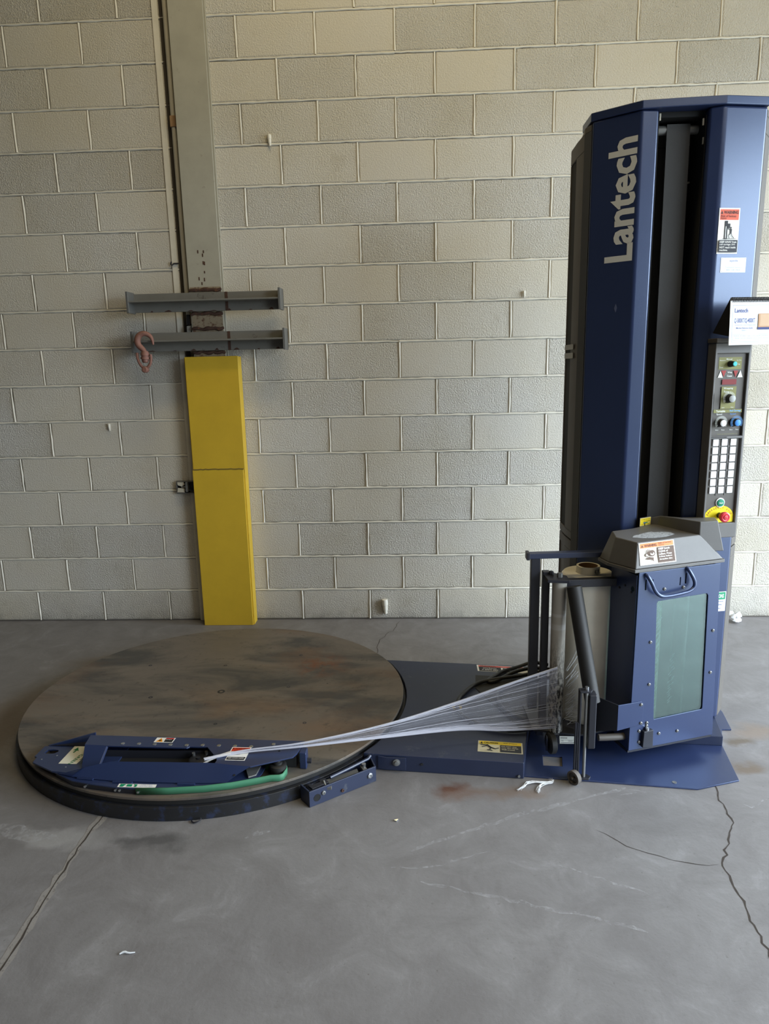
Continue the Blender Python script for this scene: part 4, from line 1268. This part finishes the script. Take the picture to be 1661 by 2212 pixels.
ut = [(.277, .037), (.346, .028), (.380, .083), (.350, .134), (.306, .172), (.243, .246), (.218, .262), (.248, .222), (.258, .16), (.268, .075)]
MB().prism(ub, .80, [.910, .910, .909, .902, .896, .882, .882, .896, .902, .908], fr=fh, taper=ut).build('hood_top', M_GREYP, hood, .003, sharp=22)
gz = lambda x, y, z=0.0: fh(.163 + x * .058, .226 + x * .014 + z * -.23, .862 + y * .030) - vv * z
MB().box((0, -.2, -.004), (1, 1.05, -.0005), fr=lambda x, y, z=0.0: fh(.163 + x * .058, .226 + x * .014, .862 + y * .030) - vv * z).build('gauge_plate', M_GREYP, hood)
gf = frame(fh(.163, .226, .862), fh(.221, .240, .862) - fh(.163, .226, .862), (0, 0, .030), -vv)
decal('gauge_decal', gf, [('r', 0, 0, 1, 1, (226, 206, 130)), ('r', .04, .06, .96, .94, (232, 204, 40)), ('t', 'Film Height Above Load', .1, .74, .8, .13, .01, (60, 54, 20)), ('r', .3, .28, .52, .44, (40, 96, 150)), ('r', .52, .28, .70, .44, (80, 140, 80)), ('r', .70, .28, .9, .44, (226, 206, 130)), ('r', .40, -.05, .48, .30, K), ('t', '+40 +20 0 20 40', .32, .52, .58, .1, .01, (60, 54, 20)), ('t', 'Higher  Lower', .08, .12, .8, .09, 0, (60, 54, 20))], hood)
# torn label on the hood shelf
lab = [(.030, .085), (.060, .062), (.10, .052), (.15, .055), (.20, .075), (.205, .10), (.185, .118), (.150, .122), (.145, .135), (.12, .128), (.08, .115), (.05, .105)]
MB().prism(lab, zs + .0004, zs + .0010, fr=fh).build('torn_label', plain('peeled_label', (168, 172, 176), .8, wear=(96, 98, 100), wear_amt=.52, wscale=50), hood)
# hood decal on the sloped front
def slope(u_, z_):
    q_ = (z_ - .7702) / (.862 - .7702)
    lo_ = -.002 + .008 * (u_ + .013) / .376
    hi_ = .018 + .018 * (u_ - .003) / .274
    return fh(u_, lo_ + (hi_ - lo_) * q_, z_)


BRN = (92, 68, 52)
fr0 = lambda x, y, z=0.0: slope(.006 + x * .152, .782 + y * .076) + (Vector((0, 0, .3)) - vv).normalized() * (z + .0012)
decal('hand_warning_decal', fr0, [('r', 0, 0, 1, 1, (232, 226, 214)), ('r', .03, .76, .97, .97, (224, 134, 72)), ('p', [(.05, .80), (.13, .80), (.09, .92)], (100, 56, 30)), ('t', 'WARNING', .15, .80, .35, .12, .03, (110, 62, 34)), ('t', 'Risk of Serious', .55, .88, .36, .07, .01, (130, 70, 40)), ('t', 'Injury', .55, .79, .16, .07, .01, (130, 70, 40)),
                                  ('r', .5, .04, .97, .74, BRN), ('t', 'KEEP hands', .53, .62, .32, .08, .03, WH), ('t', 'CLEAR of', .53, .50, .26, .08, .03, WH), ('t', 'rollers. Press', .53, .38, .36, .08, .03, WH), ('t', 'E-Stop before', .53, .26, .36, .08, .03, WH), ('t', 'threading film.', .53, .14, .37, .08, .03, WH),
                                  ('c', .34, .50, .085, .145, BRN), ('c', .345, .48, .055, .07, (232, 226, 214)), ('c', .34, .52, .03, .05, BRN), ('c', .19, .44, .045, .08, BRN), ('c', .19, .44, .03, .05, (232, 226, 214)),
                                  ('p', [(.15, .26), (.21, .32), (.24, .36), (.28, .33), (.37, .30), (.36, .20), (.37, .10), (.33, .18), (.29, .24), (.23, .22)], BRN),
                                  ('l', (.22, .44), (.18, .66), .010, 1.4, BRN), ('l', (.235, .46), (.225, .70), .010, 1.4, BRN), ('l', (.25, .46), (.265, .68), .010, 1.4, BRN)], hood)
# tubular guard frame and arms on the left
MB().prism([(1.118, -1.415), (1.152, -1.415), (1.152, -1.385), (1.118, -1.385)], .16, .768).build('guard_post', M_BLACK, rc, .002)
a, b = Vector((1.108, -1.415, 0)), Vector((1.425, -1.345, 0))
MB().prism([(1.108, -1.418), (1.42, -1.395), (1.42, -1.362), (1.108, -1.385)], .7682, .789).build('guard_rail', M_BLUEW, rc, .002)
MB().box((1.100, -1.421, .764), (1.112, -1.380, .793)).build('rail_end_cap', M_BLACK, rc, .002)
MB().prism([(1.160, -1.430), (1.186, -1.430), (1.186, -1.400), (1.160, -1.400)], .10, .722).build('roller_post', M_BLACK, rc, .002)
MB().prism([(1.165, -1.49), (1.245, -1.50), (1.245, -1.44), (1.20, -1.40), (1.16, -1.40)], .6985, .712).build('roller_head', M_BLACK, rc, .003)
MB().cyl((1.215, -1.462, .712), (1.215, -1.462, .728), .010, seg=6).build('axle_nut', M_DULL, rc)
MB().lathe((1.190, -1.43, .7125), (0, 0, 1), [(0, .009), (.01, .009), (.014, .006), (.014, 0)], 6).build('clamp_knob', M_BLACK, rc)
rl = MB().cyl((1.215, -1.462, .098), (1.215, -1.462, .697), .0268, seg=32).build('guide_roller', M_ROLLER, rc)
MB().lathe((1.215, -1.462, .096), (0, 0, -1), [(0, .026), (.006, .024), (.010, .016), (.030, .012), (.030, 0)], 20).build('roller_bearing', M_DULL, rl)
MB().prism([(1.232, -1.470), (1.430, -1.450), (1.430, -1.425), (1.232, -1.440)], .672, .702).build('cross_arm', M_BLACK, rc, .002)
MB().cyl((1.258, -1.505, .690), (1.316, -1.600, .285), .027, seg=24).build('dancer_bar', M_RUBBER, rc)
MB().prism([(1.31, -1.565), (1.345, -1.555), (1.345, -1.515), (1.31, -1.52)], .128, .330).build('pivot_channel', M_BLACK, rc, .002)
MB().prism([(1.13, -1.46), (1.30, -1.50), (1.42, -1.46), (1.44, -1.22), (1.12, -1.25)], .090, .099).build('carriage_deck', M_BLACK, rc, .002)
MB().prism([(1.15, -1.43), (1.175, -1.43), (1.175, -1.40), (1.15, -1.40)], .055, .089).build('caster_fork', M_BLUEW, rc)
MB().lathe((1.182, -1.50, .062), (1, .2, 0), [(0, 0), (0, .034), (.004, .040), (.022, .040), (.026, .034), (.026, 0)], 26).build('caster_wheel', M_RUBBER, rc)
MB().prism([(1.172, -1.515), (1.178, -1.517), (1.182, -1.490), (1.176, -1.488)], .040, .0898).build('caster_fork', M_BLUEW, rc)
fr = card((1.226, -1.4985, .0995), (1.276, -1.4985, .0985), (1.228, -1.4985, .066))
MB().prism([(1.222, -1.494), (1.290, -1.494), (1.290, -1.490), (1.222, -1.490)], .055, .0898).build('label_plate', M_BLACK, rc)
fr = card((1.226, -1.4945, .0895), (1.284, -1.4945, .0885), (1.228, -1.4945, .058))
decal('serial_label', fr, [('r', 0, 0, 1, 1, (214, 214, 204)), ('r', .05, .70, .5, .82, (120, 120, 116)), ('r', .05, .48, .9, .52, (130, 130, 126)), ('t', 'TYPE', .08, .3, .16, .14, .01, (90, 90, 90)), ('t', '28420', .55, .3, .3, .14, .01, (90, 90, 90)), ('r', .05, .12, .95, .18, K)], rc)
MB().tube([fb(-.10, .118, -.045), fb(-.05, .116, -.035), fb(-.005, .114, -.030), fb(.004, .108, -.040)], .013, 12, smooth=1).build('lever_handle', M_BLACKP, rc)

# ------------------------------------------------------------------ film cutter bracket standing in front of the carriage
fbk = thing('swing_bracket', (1.28, -1.645, .0), 'black U-shaped bracket with steel rod and small wheel, before the roller', 'bracket')
MB().box((1.258, -1.655, .004), (1.264, -1.625, .350)).build('side_bar', M_BLACK, fbk, .001)
MB().prism([(1.258, -1.655), (1.296, -1.655), (1.304, -1.640), (1.296, -1.625), (1.258, -1.625)], .346, .352).build('top_lug', M_BLACK, fbk, .001)
MB().prism([(1.258, -1.655), (1.300, -1.655), (1.310, -1.640), (1.300, -1.625), (1.258, -1.625)], .0066, .0126).build('foot_lug', M_BLACK, fbk, .001)
MB().cyl((1.284, -1.640, .0127), (1.284, -1.640, .346), .0058, seg=14).build('steel_rod', M_DULL, fbk)
MB().cyl((1.284, -1.640, .352), (1.284, -1.640, .364), .0065, seg=6).build('rod_nut', M_STEEL, fbk)
MB().prism([(1.292, -1.652), (1.318, -1.652), (1.322, -1.60), (1.315, -1.566), (1.305, -1.566), (1.292, -1.60)], .128, .336).build('pivot_sleeve', M_BLACK, fbk, .004)
MB().box((1.2445, -1.660, .012), (1.2485, -1.645, .235)).build('wheel_strut', M_BLACK, fbk)
MB().box((1.2515, -1.660, .030), (1.2550, -1.645, .235)).build('wheel_strut', M_BLACK, fbk)
MB().lathe((1.252, -1.664, .0275), (-.8, -.6, 0), [(0, .012), (0, .018), (.001, .026), (.018, .026), (.019, .020), (.010, .018), (.010, .004), (.024, .004), (.024, 0)], 24).build('wheel', plain('worn_tyre', (92, 86, 80), .75), fbk)

# ------------------------------------------------------------------ roll of stretch film
fr_ = thing('film_roll', (1.349, -1.335, .10), 'big cream roll of stretch wrap standing behind the diagonal black bar', 'film roll')
mb = MB().lathe((1.349, -1.335, .100), (0, 0, 1), [(0, .045), (0, .094), (.006, .098), (.585, .098), (.592, .092), (.592, .045)], 48)
mb.build('wound_film', M_CREAM, fr_)
MB().lathe((1.349, -1.335, .100), (0, 0, 1), [(.55, .036), (.60, .036), (.619, .036), (.619, .044), (.59, .0445), (0, .0445)], 40).build('core_sleeve', plain('core_label_white', (210, 204, 188), .6), fr_)
MB().lathe((1.349, -1.335, .100), (0, 0, 1), [(.40, 0), (.40, .0358), (.6185, .0358)], 32).build('cardboard_core', M_CARD, fr_)
q0 = Vector((1.349, -1.335, .70))
mb = MB()
for ch, a0 in (('E', -70), ('T', -58), ('I', -47), ('L', -41)):
    vs, fs = text_mesh(ch, .02)
    mb.add([q0 + Vector((math.cos(math.radians(a0 + u_ * 9)) * .0449, math.sin(math.radians(a0 + u_ * 9)) * .0449, v_ * .012 - .001)) for u_, v_ in vs], fs)
mb.build('core_lettering', flat(K), fr_, smooth=False)

# ------------------------------------------------------------------ stretch film pulled from roller to clamp
sf = thing('stretch_film', (.6, -1.6, .15), 'clear pleated stretch film pulled from the roller down to the turntable clamp', 'film')


def spline(P, t):
    n = len(P) - 1
    q = t * n
    i = min(int(q), n - 1)
    f = q - i
    p = [Vector(P[max(0, min(n, i + d))]) for d in (-1, 0, 1, 2)]
    return .5 * ((2 * p[1]) + (-p[0] + p[2]) * f + (2 * p[0] - 5 * p[1] + 4 * p[2] - p[3]) * f * f + (-p[0] + 3 * p[1] - 3 * p[2] + p[3]) * f ** 3)


UP = [(1.212, -1.4905, .373), (1.02, -1.510, .312), (.822, -1.522, .242), (.563, -1.600, .196), (.283, -1.680, .171), (.07, -1.712, .158), (-.065, -1.750, .148)]
LO = [(1.212, -1.4905, .122), (1.02, -1.510, .122), (.840, -1.522, .131), (.562, -1.600, .144), (.283, -1.680, .155), (.07, -1.713, .151), (-.062, -1.753, .146)]
nu, nv = 70, 40
prof_ = [math.sin(j * 1.7) * .5 + math.sin(j * 3.1 + 1) * .35 + random.uniform(-.4, .4) for j in range(nv + 1)]


def film_pt(t, s):
    w = .18 + .82 * s
    a, b = spline(UP, t), spline(LO, t)
    # film gathers towards both edges as it narrows
    g = s + (.35 * (1 - abs(1 - 2 * t))) * math.sin(2 * math.pi * s) / (2 * math.pi) * -.6
    p = a.lerp(b, g)
    return p


def sheet(name, f, nu, nv, mat, parent, amp=.004):
    vs, fs, uvs = [], [], []
    for i in range(nu + 1):
        for j in range(nv + 1):
            t, s = i / nu, j / nv
            p = f(t, s) + Vector((-.2, -1, 0)) * (prof_[j % len(prof_)] * amp * min(1, 6 * t) * (1 - t * .7))
            vs.append(p)
            uvs.append((t, s))
    for i in range(nu):
        for j in range(nv):
            a = i * (nv + 1) + j
            fs.append((a, a + 1, a + nv + 2, a + nv + 1))
    mb = MB()
    mb.add(vs, fs)
    o = mb.build(name, mat, parent)
    uvl = o.data.uv_layers.new(name='UVMap')
    for lp in o.data.loops:
        uvl.data[lp.index].uv = uvs[lp.vertex_index]
    return o


sheet('film_web', film_pt, nu, nv, M_FILM, sf)
M_STRAND = None
m, t, b = nt('film_pleat')
b.inputs['Base Color'].default_value = (.70, .70, .78, 1)
b.inputs['Roughness'].default_value = .25
b.inputs['Specular IOR Level'].default_value = .8
b.inputs['Alpha'].default_value = .6
M_STRAND = m
mb = MB()
for k in range(34):
    s0 = random.choice([random.uniform(0, .05), random.uniform(.80, 1.0), random.random()])
    s1 = min(1, max(0, s0 + random.uniform(-.14, .14)))
    t0 = random.choice([0, 0, random.uniform(0, .3)])
    t1 = 1.0 if random.random() < .55 else random.uniform(.45, .95)
    P = [film_pt(t0 + (t1 - t0) * i / 24, s0 + (s1 - s0) * i / 24) + Vector((-.002, -.004, random.uniform(-.0012, .0012))) for i in range(25)]
    r_ = random.uniform(.0005, .0012)
    mb.tube(P, [r_ * .5, r_, r_, r_ * .7], 4)
for s0, r_ in ((.004, .0028), (.02, .0018), (.97, .003), (.995, .0026), (.93, .0022)):
    P = [film_pt(i / 30, s0) + Vector((-.002, -.004, 0)) for i in range(31)]
    mb.tube(P, [r_ * .7, r_, r_, r_ * 1.1], 5)
o = mb.build('film_pleats', M_STRAND, sf)
o['kind'] = 'stuff'
MB().tube([(.02, -1.724, .152), (-.03, -1.742, .1475), (-.068, -1.757, .132), (-.078, -1.768, .128)], [.008, .005, .0035, .003], 8, smooth=2).build('film_tail', plain('twisted_film_rope', (214, 208, 200), .5), sf)


def band_pt(t, s):
    a = Vector((1.2425, -1.470, .372 - .252 * s))
    b = Vector((1.282, -1.50 - .05 * s, .470 - .33 * s))
    return a.lerp(b, t)


sheet('film_band', band_pt, 10, 40, M_FILM2, sf, .002)
mb = MB()
for k in range(44):
    s0 = random.random() ** .7
    a, b = band_pt(random.uniform(0, .3), s0), band_pt(random.uniform(.5, 1), min(1, s0 + random.uniform(-.1, .02)))
    mb.tube([a + Vector((0, -.003, 0)), a.lerp(b, .5) + Vector((0, -.006, 0)), b + Vector((0, -.003, 0))], random.uniform(.0004, .0013), 4)
o = mb.build('frayed_strands', M_SCRAP, sf)
o['kind'] = 'stuff'

# ------------------------------------------------------------------ litter on the floor
s1 = thing('film_scrap', (1.11, -1.69, 0), 'white shredded film scrap on the floor by the navy plate', 'scrap')
mb = MB()
for base in ([(1.164, -1.648, .004), (1.172, -1.662, .007), (1.158, -1.672, .006), (1.12, -1.670, .007), (1.085, -1.667, .006), (1.062, -1.690, .004), (1.042, -1.712, .003)],
             [(1.165, -1.668, .005), (1.140, -1.674, .006), (1.118, -1.690, .005), (1.108, -1.722, .003)]):
    for k in range(9):
        mb.tube([(x + random.uniform(-.008, .008), y + random.uniform(-.007, .007), z + random.uniform(-.001, .004)) for x, y, z in base], [.0004, .0011, .0009, .0003], 5, smooth=1)
mb.build('shreds', M_SCRAP, s1)
s2 = thing('plastic_scrap', (-.075, -2.424, 0), 'small white plastic scrap lying alone on the front concrete', 'scrap')
MB().tube([(-.095, -2.430, .003), (-.085, -2.424, .005), (-.072, -2.428, .004), (-.056, -2.424, .003)], [.0015, .003, .002, .0012], 6, smooth=1).build('twist', M_SCRAP, s2)
s3 = thing('wire_clip', (-.06, -1.90, 0), 'bent dark wire clip on the floor before the turntable', 'wire')
MB().tube([(-.078, -1.893, .004), (-.070, -1.905, .004), (-.056, -1.905, .006), (-.045, -1.893, .008), (-.048, -1.888, .010)], .0025, 6, smooth=2).build('wire', M_BLACK, s3)
s4 = thing('foil_scrap', (.609, -1.881, 0), 'tiny crumpled foil scrap on the floor right of the pedal box', 'scrap')
MB().prism([(.603, -1.884), (.612, -1.887), (.618, -1.880), (.610, -1.876)], .0005, [.006, .004, .007, .003]).build('foil', M_STEEL, s4)
s5 = thing('crumpled_wrap', (2.52, -.07, 0), 'crumpled white plastic wrap against the wall behind the mast', 'scrap')
mb = MB()
for k in range(7):
    x, y, z = 2.515 + random.uniform(-.03, .03), -.07 + random.uniform(-.03, .02), random.uniform(.012, .06)
    mb.lathe((x, y, z - .02 if z > .03 else z - .0115), (random.uniform(-.4, .4), random.uniform(-.4, .4), 1), [(0, .004), (.01, .022), (.024, .014), (.034, .003)], 7)
mb.build('wrap', M_SCRAP, s5)
for x, z, ln_, lab_ in [(.500, .040, 1.0, 'short painted pipe stub standing out low on the block wall'),
                        (-.053, 2.635, .62, 'small painted wall anchor high up right of the grey column'),
                        (1.289, 1.835, .40, 'small painted wall anchor just left of the tall mast'),
                        (-1.068, 1.160, .45, 'small painted peg on the wall left of the yellow guard')]:
    s6 = thing('wall_stub', (x, -.01, z), lab_, 'fixture', 'painted stubs left on the block wall')
    MB().lathe((x, -.010, z), (-.05, 0, 1), [(0, 0), (0, .010 * ln_), (.02 * ln_, .012 * ln_), (.022 * ln_, .014 * ln_), (.05 * ln_, .015 * ln_), (.052 * ln_, .017 * ln_), (.085 * ln_, .0175 * ln_), (.088 * ln_, .015 * ln_), (.088 * ln_, 0)], 16).build('stub', M_MORTAR, s6)
